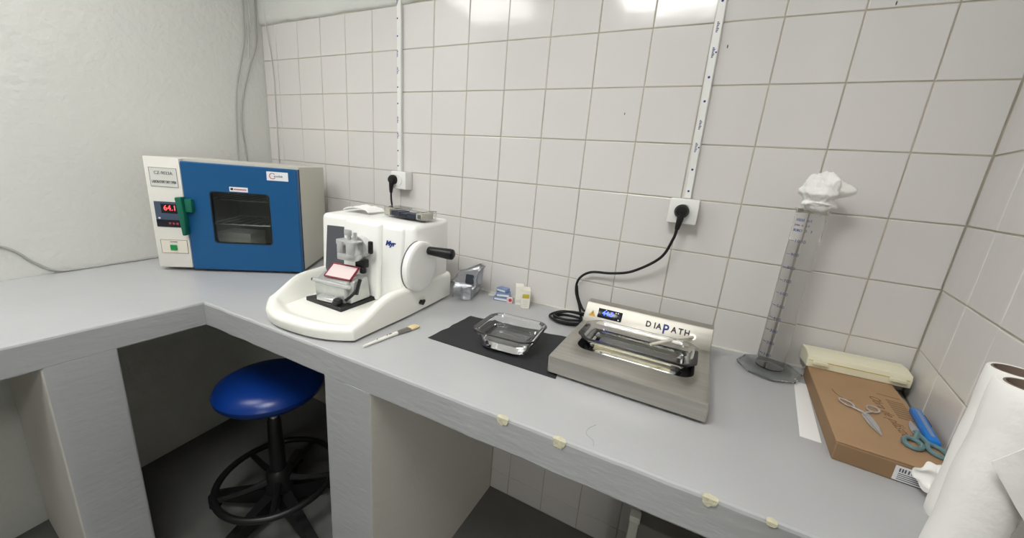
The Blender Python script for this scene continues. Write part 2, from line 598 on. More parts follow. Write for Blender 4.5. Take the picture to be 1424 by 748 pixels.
def rnd(a, c, b, r=0.008, n=4):
    """round the corner c between a and b"""
    a, b, c = Vector(a), Vector(b), Vector(c)
    p, q = c + (a - c).normalized() * r, c + (b - c).normalized() * r
    return [tuple((1 - t) ** 2 * p + 2 * t * (1 - t) * c + t * t * q) for t in [i / n for i in range(n + 1)]]
f0, f1 = yfr(1.26), yfr(1.414)
A_, B_, C_, D_ = (1.258, -0.004), (1.258, f0 - 0.0004), (1.412, f1 - 0.0004), (1.416, -0.004)
pillar([A_] + rnd(A_, B_, C_) + rnd(B_, C_, D_, 0.004) + [D_], set(range(1, 8)))
ya, yb = -0.848, -0.976
A_, B_, C_, D_ = (xl(ya) + 0.003, ya), (XI + 0.0004, ya), (XI + 0.0004, yb), (xl(yb) + 0.003, yb + 0.03)
pillar([A_] + rnd(A_, B_, C_) + rnd(B_, C_, D_, 0.012) + [D_], set(range(1, 8)))
A_, B_, C_, D_ = (xl(-1.75) + 0.003, -1.75), (XI - 0.001, -1.75), (XI - 0.001, -1.9), (xl(-1.9) + 0.003, -1.9)
pillar([A_, B_, C_, D_], {1})
# bare spots where the paint has chipped off the front edge
crng = random.Random(11)
for cx, wd, hh in ((1.750, 0.024, 0.013), (1.862, 0.024, 0.016), (2.100, 0.022, 0.011), (2.178, 0.014, 0.004)):
    b_ = bmnew()
    n = 11
    ring_t, ring_m, ring_f = [], [], []
    cy = yfr(cx)
    for i in range(n + 1):
        t = i / n
        x = cx - wd / 2 + wd * t
        env = math.sin(math.pi * t) ** 0.6
        ring_t.append((x, cy + 0.002 + 0.007 * env * crng.uniform(0.6, 1.1), CT + 0.0007))
        ring_m.append((x, cy - 0.0008, CT - 0.0012))
        ring_f.append((x + crng.uniform(-.001, .001), cy - 0.0018, CT - 0.004 - hh * env * crng.uniform(0.7, 1.1)))
    back_t = [(p[0], p[1], CT - 0.004) for p in ring_t]
    back_f = [(p[0], cy + 0.004, p[2]) for p in ring_f]
    rows = [back_t, ring_t, ring_m, ring_f, back_f]
    vv = [[b_.verts.new(p) for p in r] for r in rows]
    for a, b in zip(vv, vv[1:] + vv[:1]):
        for j in range(n):
            b_.faces.new((a[j], a[j + 1], b[j + 1], b[j]))
    obj('paint_chip', b_, 'chip', counter)
# hairline crack in the paint of the worktop
bm = bmnew()
tube(bm, [(1.907, -0.555, CT + .0002), (1.897, -0.575, CT + .0002), (1.900, -0.592, CT + .0002), (1.914, -0.60, CT + .0002), (1.918, -0.613, CT + .0002)], 0.0005, 5, 3)
obj('crack', bm, 'counter_front', counter)
# caulk between worktop and tiles
bm = bmnew()
tube(bm, [(1.27, -0.002, CT + 0.001)] + [(1.27 + i * 0.1, -0.002 + random.uniform(-.001, .001), CT + 0.0015) for i in range(1, 12)], lambda t: 0.0035 + 0.001 * math.sin(t * 40), 8, 3)
struct(obj('trim_1', bm, 'caulk'))

# ------------------------------------------------------------------ drying oven
ov = thing('drying_oven', 'blue-doored laboratory drying oven with a white control panel and red digits', 'oven', (0.305, -0.584, CT + 0.0009), R(36.4))
W_, D_, H_, Z0 = 0.477, 0.30, 0.386, 0.012
XB = 0.108
DP = 0.022                       # how far the door stands proud
bm = bmnew()
y0 = DP
for a in ((0, W_, y0, D_, Z0 + H_ - 0.03, Z0 + H_), (0, W_, y0, D_, Z0, Z0 + 0.04), (0, XB + 0.03, y0, D_, Z0 + 0.04, Z0 + H_ - 0.03),
          (W_ - 0.035, W_, y0, D_, Z0 + 0.04, Z0 + H_ - 0.03), (XB + 0.03, W_ - 0.035, D_ - 0.02, D_, Z0 + 0.04, Z0 + H_ - 0.03)):
    box(bm, *a)
obj('body', bm, 'oven_body', ov)
bm = bmnew()
x0_, x1_, z0_, z1_ = XB + 0.031, W_ - 0.036, Z0 + 0.041, Z0 + H_ - 0.031
for a in ((x0_, x0_ + .003, y0 + .004, D_ - .022, z0_, z1_), (x1_ - .003, x1_, y0 + .004, D_ - .022, z0_, z1_), (x0_, x1_, y0 + .004, D_ - .022, z0_, z0_ + .003),
          (x0_, x1_, y0 + .004, D_ - .022, z1_ - .003, z1_), (x0_, x1_, D_ - .026, D_ - .022, z0_, z1_)):
    box(bm, *a)
obj('chamber', bm, 'oven_inside', ov)
for zz in (0.16, 0.25):
    bm = bmnew()
    for i in range(9):
        x = x0_ + 0.015 + i * (x1_ - x0_ - 0.03) / 8
        cyl(bm, (x, y0 + 0.02, Z0 + zz), (x, D_ - 0.03, Z0 + zz), 0.0016, 6)
    for y in (y0 + 0.02, D_ - 0.03):
        cyl(bm, (x0_ + .004, y, Z0 + zz), (x1_ - .004, y, Z0 + zz), 0.002, 6)
    obj('wire_shelf', bm, 'metal_silver', ov)
bm = bmnew(); box(bm, 0.0, XB - 0.001, -0.002, y0 + 0.001, Z0, Z0 + H_, 0.003)
pn = obj('control_panel', bm, 'oven_white', ov)
# door: a frame around the window
wx0, wx1, wz0, wz1 = 0.190, 0.383, Z0 + 0.097, Z0 + 0.283
dx0, dx1, dz0, dz1 = XB + 0.001, W_ + 0.001, Z0 - 0.004, Z0 + H_ - 0.008
bm = bmnew()
oo = rrect((dx1 - dx0) / 2, (dz1 - dz0) / 2, 0.006, 6, (dx0 + dx1) / 2, (dz0 + dz1) / 2)
oi = rrect((dx1 - dx0) / 2 - .003, (dz1 - dz0) / 2 - .003, 0.005, 6, (dx0 + dx1) / 2, (dz0 + dz1) / 2)
ii = rrect((wx1 - wx0) / 2, (wz1 - wz0) / 2, 0.012, 6, (wx0 + wx1) / 2, (wz0 + wz1) / 2)
r_ = [[(p[0], 0.018, p[1]) for p in ii], [(p[0], 0.018, p[1]) for p in oo], [(p[0], -0.001, p[1]) for p in oo], [(p[0], -0.004, p[1]) for p in oi], [(p[0], -0.004, p[1]) for p in ii], [(p[0], 0.018, p[1]) for p in ii]]
loft(bm, r_, False, False, False)
door = obj('door', bm, 'oven_blue', ov)
bm = bmnew()
i2 = rrect((wx1 - wx0) / 2 - .004, (wz1 - wz0) / 2 - .004, 0.01, 6, (wx0 + wx1) / 2, (wz0 + wz1) / 2)
loft(bm, [[(p[0], 0.003, p[1]) for p in i2], [(p[0], 0.003, p[1]) for p in ii], [(p[0], -0.0045, p[1]) for p in ii], [(p[0], -0.0045, p[1]) for p in i2], [(p[0], 0.003, p[1]) for p in i2]], False, False, False)
obj('window_seal', bm, 'seal_black', door)
bm = bmnew(); loft(bm, [[(p[0], 0.004, p[1]) for p in i2], [(p[0], 0.0, p[1]) for p in i2]], True, True, False)
obj('window_pane', bm, 'glass_dark', door)
bm = bmnew(); box(bm, dx1 - 0.003, dx1 + 0.001, 0.018, 0.0215, dz0 + .004, dz1); box(bm, dx0 + .01, dx1 - 0.004, 0.018, 0.0215, dz1 - 0.008, dz1 - .002)
obj('door_gasket', bm, 'seal_black', door)
# handle
bm = bmnew()
prism(bm, [(0.094, Z0 + 0.256), (0.114, Z0 + 0.258), (0.118, Z0 + 0.20), (0.116, Z0 + 0.125), (0.104, Z0 + 0.122)], -0.030, -0.0035, 'y', 0.004)
hd = obj('handle', bm, 'green_handle', door)
bm = bmnew(); box(bm, 0.1175, 0.140, -0.022, -0.0035, Z0 + 0.205, Z0 + 0.252, 0.004)
obj('handle_block', bm, 'green_handle', hd)
bm = bmnew(); box(bm, 0.380, 0.450, -0.0052, -0.0042, Z0 + 0.334, Z0 + 0.365)
lg = obj('logo_label', bm, 'label_white', door)
bm = bmnew()
tube(bm, [(0.399 + 0.0095 * math.cos(R(40 + a)), -0.0056, Z0 + 0.350 + 0.0095 * math.sin(R(40 + a))) for a in range(0, 300, 15)], 0.0011, 6, 1)
obj('logo_ring', bm, 'print_red', lg)
text('auxilab', 0.0105, 'print_dark', lg, (0.418, -0.0054, Z0 + 0.350), FRONT)
bm = bmnew(); box(bm, 0.256, 0.315, -0.0052, -0.0042, Z0 + 0.286, Z0 + 0.3025, 0.0004, 1)
lg = obj('strip_label', bm, 'label_white', door)
bm = bmnew()
box(bm, 0.260, 0.268, -0.0056, -0.0051, Z0 + 0.291, Z0 + 0.299)
obj('mark', bm, 'print_dark', lg)
bm = bmnew()
for i in range(9):
    box(bm, 0.271 + i * 0.0045, 0.2742 + i * 0.0045, -0.0056, -0.0051, Z0 + 0.292, Z0 + 0.2965)
obj('mark', bm, 'print_red', lg)
# plates on the control panel
def plate(x0, x1, z0, z1, m, nm, ys=-0.0032, border=None):
    b_ = bmnew(); box(b_, x0, x1, ys, -0.0018, z0, z1)
    p = obj(nm, b_, m, pn)
    if border:
        b_ = bmnew()
        t = 0.0010
        for a in ((x0, x1, z0, z0 + t), (x0, x1, z1 - t, z1), (x0, x0 + t, z0, z1), (x1 - t, x1, z0, z1)):
            box(b_, a[0], a[1], ys - 0.0004, ys + .0002, a[2], a[3])
        obj('border', b_, border, p)
    return p
lp = plate(0.014, 0.097, Z0 + 0.287, Z0 + 0.351, 'label_grey', 'name_plate', border='print_grey')
text('CZ-9023A', 0.0150, 'print_grey', lp, (0.056, -0.0036, Z0 + 0.333), FRONT, sx=0.86)
text('LABORATORY DRY OVEN', 0.0125, 'print_grey', lp, (0.0555, -0.0036, Z0 + 0.303), FRONT, sx=0.50, bold=0.0004)
dp = plate(0.014, 0.0885, Z0 + 0.147, Z0 + 0.236, 'display_slate', 'display')
bm = bmnew(); box(bm, 0.0145, 0.0880, -0.0040, -0.0030, Z0 + 0.148, Z0 + 0.173)
obj('key_strip', bm, 'display_black', dp)
bm = bmnew(); box(bm, 0.034, 0.0835, -0.0040, -0.0030, Z0 + 0.196, Z0 + 0.228)
obj('screen', bm, 'display_black', dp)
text('64.1', 0.026, 'digit_red', dp, (0.062, -0.0043, Z0 + 0.214), FRONT, sx=0.9)
for i in range(3):
    bm = bmnew(); box(bm, 0.052 + i * 0.0115, 0.059 + i * 0.0115, -0.0048, -0.0038, Z0 + 0.157, Z0 + 0.164, 0.0004, 1)
    obj('key', bm, 'print_red', dp)
bm = bmnew(); box(bm, 0.022, 0.028, -0.0046, -0.003, Z0 + 0.175, Z0 + 0.181, 0.0004, 1)
obj('indicator', bm, 'label_white', dp)
sp = plate(0.0165, 0.100, Z0 + 0.053, Z0 + 0.1015, 'label_cream', 'switch_plate', border='print_brown')
text('POWER', 0.0065, 'print_grey', sp, (0.058, -0.0036, Z0 + 0.094), FRONT)
bm = bmnew(); box(bm, 0.046, 0.067, -0.007, -0.003, Z0 + 0.064, Z0 + 0.0835, 0.001, 1)
obj('rocker_switch', bm, 'switch_green', sp)
for fx in (0.02, W_ - 0.03):
    for fy in (y0 + 0.03, D_ - 0.03):
        bm = bmnew(); cyl(bm, (fx, fy, 0), (fx, fy, Z0 + 0.002), 0.012, 14)
        obj('foot', bm, 'rubber_black', ov)
# pale carton inside the oven, behind the window
ob = thing('specimen_carton', 'pale grey carton standing inside the oven behind its window', 'carton', (0, 0, 0))
ob.parent = None
mO = Matrix.Translation((0.305, -0.584, CT)) @ Matrix.Rotation(R(36.4), 4, 'Z')
ob.location = mO @ Vector((0.215, 0.12, Z0 + 0.0460)); ob.rotation_euler = (0, 0, R(30))
bm = bmnew(); box(bm, -0.055, 0.065, -0.045, 0.05, 0, 0.075, 0.001, 1)
obj('carton_body', bm, 'carton_white', ob)
bm = bmnew(); box(bm, -0.057, 0.067, -0.047, 0.052, 0.055, 0.0775, 0.001, 1)
obj('lid', bm, 'label_grey', ob)

# ------------------------------------------------------------------ rotary microtome
mi_ = thing('rotary_microtome', 'white rotary microtome with a side handwheel and a blade holder', 'microtome', (1.309, -0.585, CT + 0.0009), R(5.5))
MX0, MX1, MYB = -0.385, 0.0, 0.445
def myf(x):
    """plan curve of the front lip"""
    t = (x - MX0) / (MX1 - MX0)
    return -0.040 + 0.055 * abs(2 * t - 1.12) ** 2.6
def rim_h(y):
    t = min(max((y - 0.0) / 0.15, 0), 1)
    t = t * t * (3 - 2 * t)
    return 0.040 + 0.050 * t
def sst(a, b, x):
    t = min(max((x - a) / (b - a), 0), 1)
    return t * t * (3 - 2 * t)
us = []
for k in range(0, 13): us.append(0.14 * (k / 12) ** 1.4)
for k in range(1, 16): us.append(0.14 + 0.72 * k / 16)
us += [1 - 0.14 * (1 - k / 12) ** 1.4 for k in range(0, 13)]
vs = [0.22 * (k / 16) ** 1.4 for k in range(0, 17)] + [0.22 + 0.78 * k / 20 for k in range(1, 21)]
bm = bmnew()
grid = []
FLR = 0.020
for v in vs:
    row = []
    for u in us:
        x = MX0 + (MX1 - MX0) * u
        y = myf(x) + v * (MYB - myf(x))
        shrink = 0.030 * (1 - sst(0.0, 0.24, y - myf(x)))      # narrower at the front
        dl, dr, df = x - MX0, MX1 - x, (y - myf(x)) * 0.93
        h = rim_h(y)
        side = min(dl, dr)
        wl = 1 - sst(0.020, 0.058, side)
        wf = 1 - sst(0.020, 0.062, df)
        wall = max(wl, wf)
        z = FLR + (h - FLR) * wall
        e = min(side, df)
        rr = 0.016
        if e < rr:
            z -= (rr - math.sqrt(max(rr * rr - (rr - e) ** 2, 0))) * 0.9
        xs = x + (shrink if u < 0.5 else -shrink * 0.35) * (abs(2 * u - 1) ** 1.5)
        row.append(bm.verts.new((xs, y, z)))
    grid.append(row)
nv, nu = len(vs), len(us)
for i in range(nv - 1):
    for j in range(nu - 1):
        bm.faces.new((grid[i][j], grid[i][j + 1], grid[i + 1][j + 1], grid[i + 1][j])).smooth = True
loop = [grid[0][j] for j in range(nu)] + [grid[i][-1] for i in range(1, nv)] + [grid[-1][j] for j in range(nu - 2, -1, -1)] + [grid[i][0] for i in range(nv - 2, 0, -1)]
low = [bm.verts.new((v.co.x, v.co.y + (0.004 if v.co.y < 0.05 else 0), 0.006)) for v in loop]
nl = len(loop)
for i in range(nl):
    bm.faces.new((loop[i], loop[(i + 1) % nl], low[(i + 1) % nl], low[i])).smooth = True
bm.faces.new(low)
obj('base_tray', bm, 'plastic_ivory', mi_)
bm = bmnew(); box(bm, -0.345, -0.02, 0.02, 0.43, 0.0, 0.008)
obj('foot_pad', bm, 'rubber_black', mi_)
# housing
bm = bmnew()
prism(bm, [(0.240, 0.018), (0.250, 0.268), (MYB - 0.004, 0.276), (MYB - 0.002, 0.018)], -0.378, -0.010, 'x', 0.016, 4)
hs = obj('housing', bm, 'plastic_white', mi_)
bm = bmnew()
prism(bm, [(0.226, 0.018), (0.236, 0.262), (0.30, 0.274), (0.30, 0.018)], -0.272, -0.128, 'x', 0.012, 3)
obj('head_column', bm, 'plastic_white', hs)
bm = bmnew()
prism(bm, [(0.232, 0.018), (0.2415, 0.258), (0.30, 0.270), (0.30, 0.018)], -0.1275, -0.045, 'x', 0.012, 3)
obj('logo_panel', bm, 'plastic_white', hs)
text('Myr', 0.021, 'print_blue', hs, (-0.092, 0.2385, 0.207), (R(87.5), 0, 0), 0.0008, shear=0.25, bold=0.0008)
bm = bmnew()
prism(bm, [(-0.362, 0.080), (-0.280, 0.085), (-0.279, 0.243), (-0.352, 0.240)], 0.2345, 0.2425, 'y', 0.0015, 1, Matrix.Translation((0, 0.004, 0)) @ Matrix.Rotation(R(-2.2), 4, 'X'))
obj('dark_panel', bm, 'panel_dark', hs)
# handwheel
bm = bmnew()
lathe(bm, [(0, 0), (0.073, 0), (0.0765, 0.003), (0.0765, 0.018), (0.073, 0.022), (0.066, 0.0235), (0, 0.0235)], 48, Matrix.Translation((-0.011, 0.262, 0.147)) @ Matrix.Rotation(R(90), 4, 'Y'))
hw = obj('handwheel', bm, 'plastic_white', mi_)
bm = bmnew()
lathe(bm, [(0, 0), (0.0775, 0), (0.0775, 0.002), (0, 0.002)], 48, Matrix.Translation((-0.0125, 0.262, 0.147)) @ Matrix.Rotation(R(90), 4, 'Y'))
obj('wheel_gap_shade', bm, 'cabinet_grey', hw)  # grey disc standing in for the shade in the gap behind the wheel
bm = bmnew()
lathe(bm, [(0, 0), (0.0115, 0), (0.0130, 0.004), (0.0135, 0.02), (0.0150, 0.05), (0.0165, 0.075), (0.0155, 0.083), (0.010, 0.087), (0, 0.0875)], 24, Matrix.Translation((0.0125, 0.286, 0.194)) @ Matrix.Rotation(R(90), 4, 'Y'))
obj('crank_handle', bm, 'plastic_black', hw)
bm = bmnew()
box(bm, -0.002, 0.007, 0.258, 0.286, 0.026, 0.036, 0.003)
cyl(bm, (-0.004, 0.268, 0.031), (0.010, 0.268, 0.031), 0.008, 14)
obj('clamp_lever', bm, 'plastic_black', mi_)
# base plate of the blade holder
bm = bmnew(); prism(bm, [(-0.305, 0.116), (-0.15, 0.098), (-0.142, 0.262), (-0.262, 0.262)], 0.018, 0.032, 'z', 0.0015, 1)
obj('holder_plate', bm, 'plastic_black', mi_)
# blade holder
bh = obj('blade_holder', prism(bmnew(), [(0.130, 0.032), (0.128, 0.078), (0.131, 0.086), (0.138, 0.091), (0.165, 0.106), (0.196, 0.106), (0.205, 0.032)], -0.280, -0.166, 'x', 0.003), 'metal_cast', mi_)
bm = bmnew(); cyl(bm, (-0.287, 0.132, 0.085), (-0.150, 0.132, 0.085), 0.0065, 14)
obj('front_roll', bm, 'metal_silver', bh)
bm = bmnew(); cyl(bm, (-0.294, 0.132, 0.085), (-0.287, 0.132, 0.085), 0.0045, 10)
obj('end_knob', bm, 'plastic_black', bh)
bm = bmnew(); prism(bm, [(0.112, 0.032), (0.112, 0.042), (0.118, 0.046), (0.135, 0.048), (0.135, 0.032)], -0.258, -0.196, 'x', 0.0015, 1)
obj('slide_block', bm, 'metal_silver', bh)
bm = bmnew(); cyl(bm, (-0.196, 0.122, 0.040), (-0.172, 0.122, 0.040), 0.0075, 12, bev=0.002); box(bm, -0.19, -0.170, 0.104, 0.124, 0.033, 0.041, 0.002)
obj('slide_lever', bm, 'plastic_black', bh)
bm = bmnew(); prism(bm, [(0.135, 0.034), (0.150, 0.098), (0.205, 0.104), (0.215, 0.034)], -0.1655, -0.148, 'x', 0.004)
obj('side_cheek', bm, 'metal_cast', bh)
bm = bmnew(); tube(bm, [(-0.146, 0.112, 0.052), (-0.144, 0.132, 0.060), (-0.142, 0.150, 0.072)], 0.0045, 8, 4); tube(bm, [(-0.142, 0.150, 0.060), (-0.140, 0.156, 0.085), (-0.138, 0.162, 0.105)], 0.0055, 8, 4)
obj('clamping_lever', bm, 'plastic_black', bh)
mt = Matrix.Translation((-0.208, 0.163, 0.116)) @ Matrix.Rotation(R(3), 4, 'Z') @ Matrix.Rotation(R(38), 4, 'X')
bm = bmnew(); box(bm, -0.046, 0.046, -0.024, 0.024, -0.003, 0.001, mtx=mt)
obj('pressure_plate', bm, 'pink_plate', bh)
bm = bmnew()
for a in ((-0.048, 0.048, 0.022, 0.026), (-0.048, -0.0455, -0.026, 0.026), (0.0455, 0.048, -0.026, 0.026), (-0.048, 0.048, -0.026, -0.0235)):
    box(bm, a[0], a[1], a[2], a[3], -0.004, 0.003, mtx=mt)
obj('blade_guard', bm, ['red_guard'], bh)
# specimen head
bm = bmnew()
lathe(bm, [(0, 0), (0.030, 0), (0.033, 0.003), (0.033, 0.024), (0.036, 0.026), (0.036, 0.032), (0, 0.032)], 32, Matrix.Translation((-0.185, 0.232, 0.185)) @ Matrix.Rotation(R(90), 4, 'X'))
sh = obj('specimen_head', bm, 'metal_silver', mi_)
bm = bmnew()
box(bm, -0.226, -0.160, 0.163, 0.200, 0.152, 0.172, 0.003)
box(bm, -0.226, -0.204, 0.163, 0.200, 0.170, 0.208, 0.003)
box(bm, -0.192, -0.160, 0.163, 0.200, 0.170, 0.210, 0.003)
box(bm, -0.234, -0.160, 0.168, 0.200, 0.196, 0.212, 0.003)
obj('clamp_vise', bm, 'metal_silver', sh)
bm = bmnew(); cyl(bm, (-0.196, 0.182, 0.21), (-0.196, 0.182, 0.226), 0.006, 12); box(bm, -0.212, -0.186, 0.178, 0.186, 0.224, 0.242, 0.003); cyl(bm, (-0.176, 0.186, 0.21), (-0.176, 0.186, 0.236), 0.0055, 12)
obj('clamp_screw', bm, 'metal_cast', sh)
bm = bmnew(); cyl(bm, (-0.16, 0.205, 0.178), (-0.138, 0.205, 0.179), 0.0035, 10); obj('lever_shaft', bm, 'metal_silver', sh)
bm = bmnew(); box(bm, -0.143, -0.130, 0.199, 0.211, 0.174, 0.213, 0.004); obj('lever_knob', bm, 'plastic_black', sh)
bm = bmnew(); box(bm, -0.186, -0.150, 0.192, 0.214, 0.128, 0.155, 0.004); cyl(bm, (-0.160, 0.198, 0.128), (-0.160, 0.198, 0.112), 0.010, 12, bev=0.003); obj('orientation_block', bm, 'plastic_black', sh)

# on top of the microtome
MTM = Matrix.Translation((1.309, -0.585, CT)) @ Matrix.Rotation(R(5.5), 4, 'Z')
ZM = CT + 0.278
bm = bmnew()
rows = []
for i in range(9):
    row = []
    for j in range(13):
        x = -0.335 + 0.105 * j / 12 + 0.008 * noise.noise(Vector((i, 1, 2)))
        y = 0.300 + 0.08 * i / 8
        z = 0.002 + 0.016 * (math.sin(math.pi * j / 12) ** 0.5) * (0.8 + 0.4 * noise.noise(Vector((i * .4, j * .4, 8))))
        p = MTM @ Vector((x, y, 0)); row.append((p.x, p.y, ZM + z - 0.001))
    rows.append(row)
sheet(bm, rows, 0.002)
tag(obj('folded_cloth', bm, 'tissue'), 'folded white cloth lying on top of the microtome', 'cloth')
sb = thing('slide_box', 'clear flat plastic box with dark blue contents on the microtome', 'box', MTM @ Vector((-0.100, 0.345, 0)) + Vector((0, 0, 0.278)), R(-3))
bm = bmnew()
for a in ((-0.083, 0.083, -0.032, 0.032, 0.0, 0.002), (-0.083, 0.083, -0.032, -0.030, 0.002, 0.026), (-0.083, 0.083, 0.030, 0.032, 0.002, 0.026), (-0.083, -0.081, -0.03, 0.03, 0.002, 0.026), (0.081, 0.083, -0.03, 0.03, 0.002, 0.026)):
    box(bm, *a)
obj('tray', bm, 'clear_plastic', sb)
bm = bmnew(); box(bm, -0.0845, 0.0845, -0.0335, 0.0335, 0.0262, 0.0285, 0.0006, 1)
obj('lid', bm, 'clear_plastic', sb)
for k, (a, b) in enumerate(((-0.055, -0.02), (-0.018, 0.012), (0.014, 0.048))):
    bm = bmnew(); box(bm, a, b, -0.028, 0.02, 0.0022, 0.017 - 0.003 * (k % 2), 0.001, 1)
    obj('slide_pack', bm, 'slide_navy', sb)
bm = bmnew(); box(bm, -0.079, -0.060, -0.0290, 0.02, 0.0022, 0.022); obj('paper_insert', bm, 'label_cream', sb)
bm = bmnew(); box(bm, 0.055, 0.079, -0.0290, 0.02, 0.0022, 0.022); obj('paper_insert', bm, 'carton_white', sb)
bm = bmnew(); box(bm, 0.064, 0.076, -0.0342, -0.0325, 0.006, 0.018); obj('printed_mark', bm, 'print_grey', sb)

# ------------------------------------------------------------------ sockets, trunking, plugs, cables
def socket(x, z, label):
    t = thing('wall_socket', label, 'socket', (x, 0, z))
    bm = bmnew(); box(bm, -0.038, 0.038, -0.042, -0.0005, -0.034, 0.034, 0.004)
    obj('housing', bm, 'pvc_white', t)
    bm = bmnew()
    lathe(bm, [(0.0215, 0.0), (0.0215, 0.003), (0.0195, 0.003), (0.0195, 0.0)], 28, Matrix.Translation((0, -0.0415, 0)) @ Matrix.Rotation(R(90), 4, 'X'))
    obj('socket_ring', bm, 'pvc_white', t)
    return t
def trunk(x0, zb, zt, lean, flip, label):
    t = thing('cable_trunking', label, 'trunking', (x0, 0, zb))
    L = zt - zb
    sh_ = Matrix.Shear('XY', 4, (0, 0))
    def X(z): return lean * z
    bm = bmnew()
    prism(bm, [(-0.0105, 0), (0.0105, 0), (0.0105 + X(L), L), (-0.0105 + X(L), L)], -0.010, -0.0005, 'y', 0.001, 1)
    obj('channel', bm, 'pvc_white', t)
    bm = bmnew()
    a, b = (0.0015, 0.0125) if flip else (-0.009, 0.009)
    prism(bm, [(a, 0), (b, 0), (b + X(L), L), (a + X(L), L)], -0.0135, -0.0095, 'y', 0.0012, 1)
    obj('cover', bm, 'pvc_white', t)
    off = -0.0065 if flip else 0.0
    yy = -0.0104 if flip else -0.0139
    k = 0
    z = 0.02
    while z < L - 0.01:
        bm = bmnew()
        s = k % 4
        cx = X(z) + off
        if s in (0, 1):
            lathe(bm, [(0, 0), (0.0030, 0), (0.0030, 0.0004), (0, 0.0004)], 10, Matrix.Translation((cx, yy, z)) @ Matrix.Rotation(R(90), 4, 'X'))
        else:
            for q in range(7):
                box(bm, cx - 0.0035, cx + 0.0005 + 0.0012 * (q % 3), yy - 0.0003, yy + 0.0002, z - 0.012 + q * 0.0036, z - 0.0100 + q * 0.0036)
            if s == 2:
                lathe(bm, [(0, 0), (0.0022, 0), (0.0022, 0.0004), (0, 0.0004)], 8, Matrix.Translation((cx + 0.006, yy, z)) @ Matrix.Rotation(R(90), 4, 'X'))
        obj('printed_mark', bm, 'print_blue', t)
        z += 0.058
        k += 1
    return t
def plug(x, z, label):
    t = thing('power_plug', label, 'plug', (x, -0.0415, z))
    bm = bmnew()
    lathe(bm, [(0, 0), (0.0190, 0), (0.0190, 0.010), (0.0175, 0.014), (0.013, 0.020), (0, 0.022)], 28, Matrix.Rotation(R(90), 4, 'X'))
    obj('head', bm, 'plastic_black', t)
    bm = bmnew(); tube(bm, [(0, -0.012, -0.006), (0, -0.014, -0.02), (-0.002, -0.013, -0.038), (-0.003, -0.012, -0.05)], lambda q: 0.0105 - 0.005 * q, 12, 4)
    obj('strain_relief', bm, 'rubber_black', t)
    return t
S1 = (0.925, 0.3835 + ZT); S2 = (1.963, 0.384 + ZT)
socket(*S1, 'white surface socket above the microtome')
socket(*S2, 'white surface socket above the steel water bath')
trunk(0.902, 0.418 + ZT, HCEIL - 0.02, -0.012, True, 'white cable trunking running up from the socket above the microtome')
trunk(1.966, 0.419 + ZT, HCEIL - 0.02, -0.015, False, 'white cable trunking running up from the socket above the water bath')
plug(S1[0] - 0.022, S1[1], 'black power plug in the socket above the microtome')
plug(S2[0] - 0.003, S2[1], 'black power plug in the socket above the water bath')
bm = bmnew()
tube(bm, [(S1[0] - 0.025, -0.0535, S1[1] - 0.048), (S1[0] - 0.022, -0.054, S1[1] - 0.085), (S1[0] - 0.01, -0.05, S1[1] - 0.15), (S1[0] + 0.02, -0.045, S1[1] - 0.26), (S1[0] + 0.08, -0.05, CT + 0.02), (S1[0] + 0.14, -0.05, CT + 0.005), (S1[0] + 0.2, -0.08, CT + 0.004)], 0.0038, 10)
tag(obj('power_cable', bm, 'rubber_black'), 'black power cable dropping behind the microtome', 'cable')
pts = [(1.957, -0.0535, S2[1] - 0.047), (1.952, -0.053, S2[1] - 0.078), (1.927, -0.045, 0.246 + ZT), (1.856, -0.032, 0.190 + ZT), (1.793, -0.026, 0.170 + ZT), (1.728, -0.022, 0.160 + ZT), (1.692, -0.022, 0.130 + ZT),
       (1.688, -0.024, 0.088 + ZT), (1.708, -0.035, 0.045 + ZT), (1.722, -0.05, CT + 0.010), (1.735, -0.085, CT + 0.005), (1.715, -0.125, CT + 0.005), (1.672, -0.125, CT + 0.005), (1.648, -0.095, CT + 0.005), (1.668, -0.06, CT + 0.005),
       (1.72, -0.058, CT + 0.006), (1.747, -0.09, CT + 0.009), (1.728, -0.128, CT + 0.013), (1.672, -0.140, CT + 0.0125), (1.634, -0.100, CT + 0.0085), (1.66, -0.046, CT + 0.0115), (1.72, -0.046, CT + 0.015), (1.755, -0.075, CT + 0.018),
       (1.74, -0.112, CT + 0.020), (1.69, -0.135, CT + 0.020), (1.650, -0.108, CT + 0.0155), (1.68, -0.062, CT + 0.020), (1.735, -0.062, CT + 0.026), (1.80, -0.082, CT + 0.036)]
bm = bmnew(); tube(bm, pts, 0.0040, 10, 8)
tube(bm, [(1.690, -0.030, 0.11 + ZT), (1.699, -0.030, 0.07 + ZT), (1.722, -0.036, 0.035 + ZT), (1.742, -0.05, CT + 0.032), (1.755, -0.055, CT + 0.030)], 0.004, 10)
tag(obj('power_cable', bm, 'rubber_black'), 'black power cable hanging from the wall socket and coiled beside the steel water bath', 'cable')

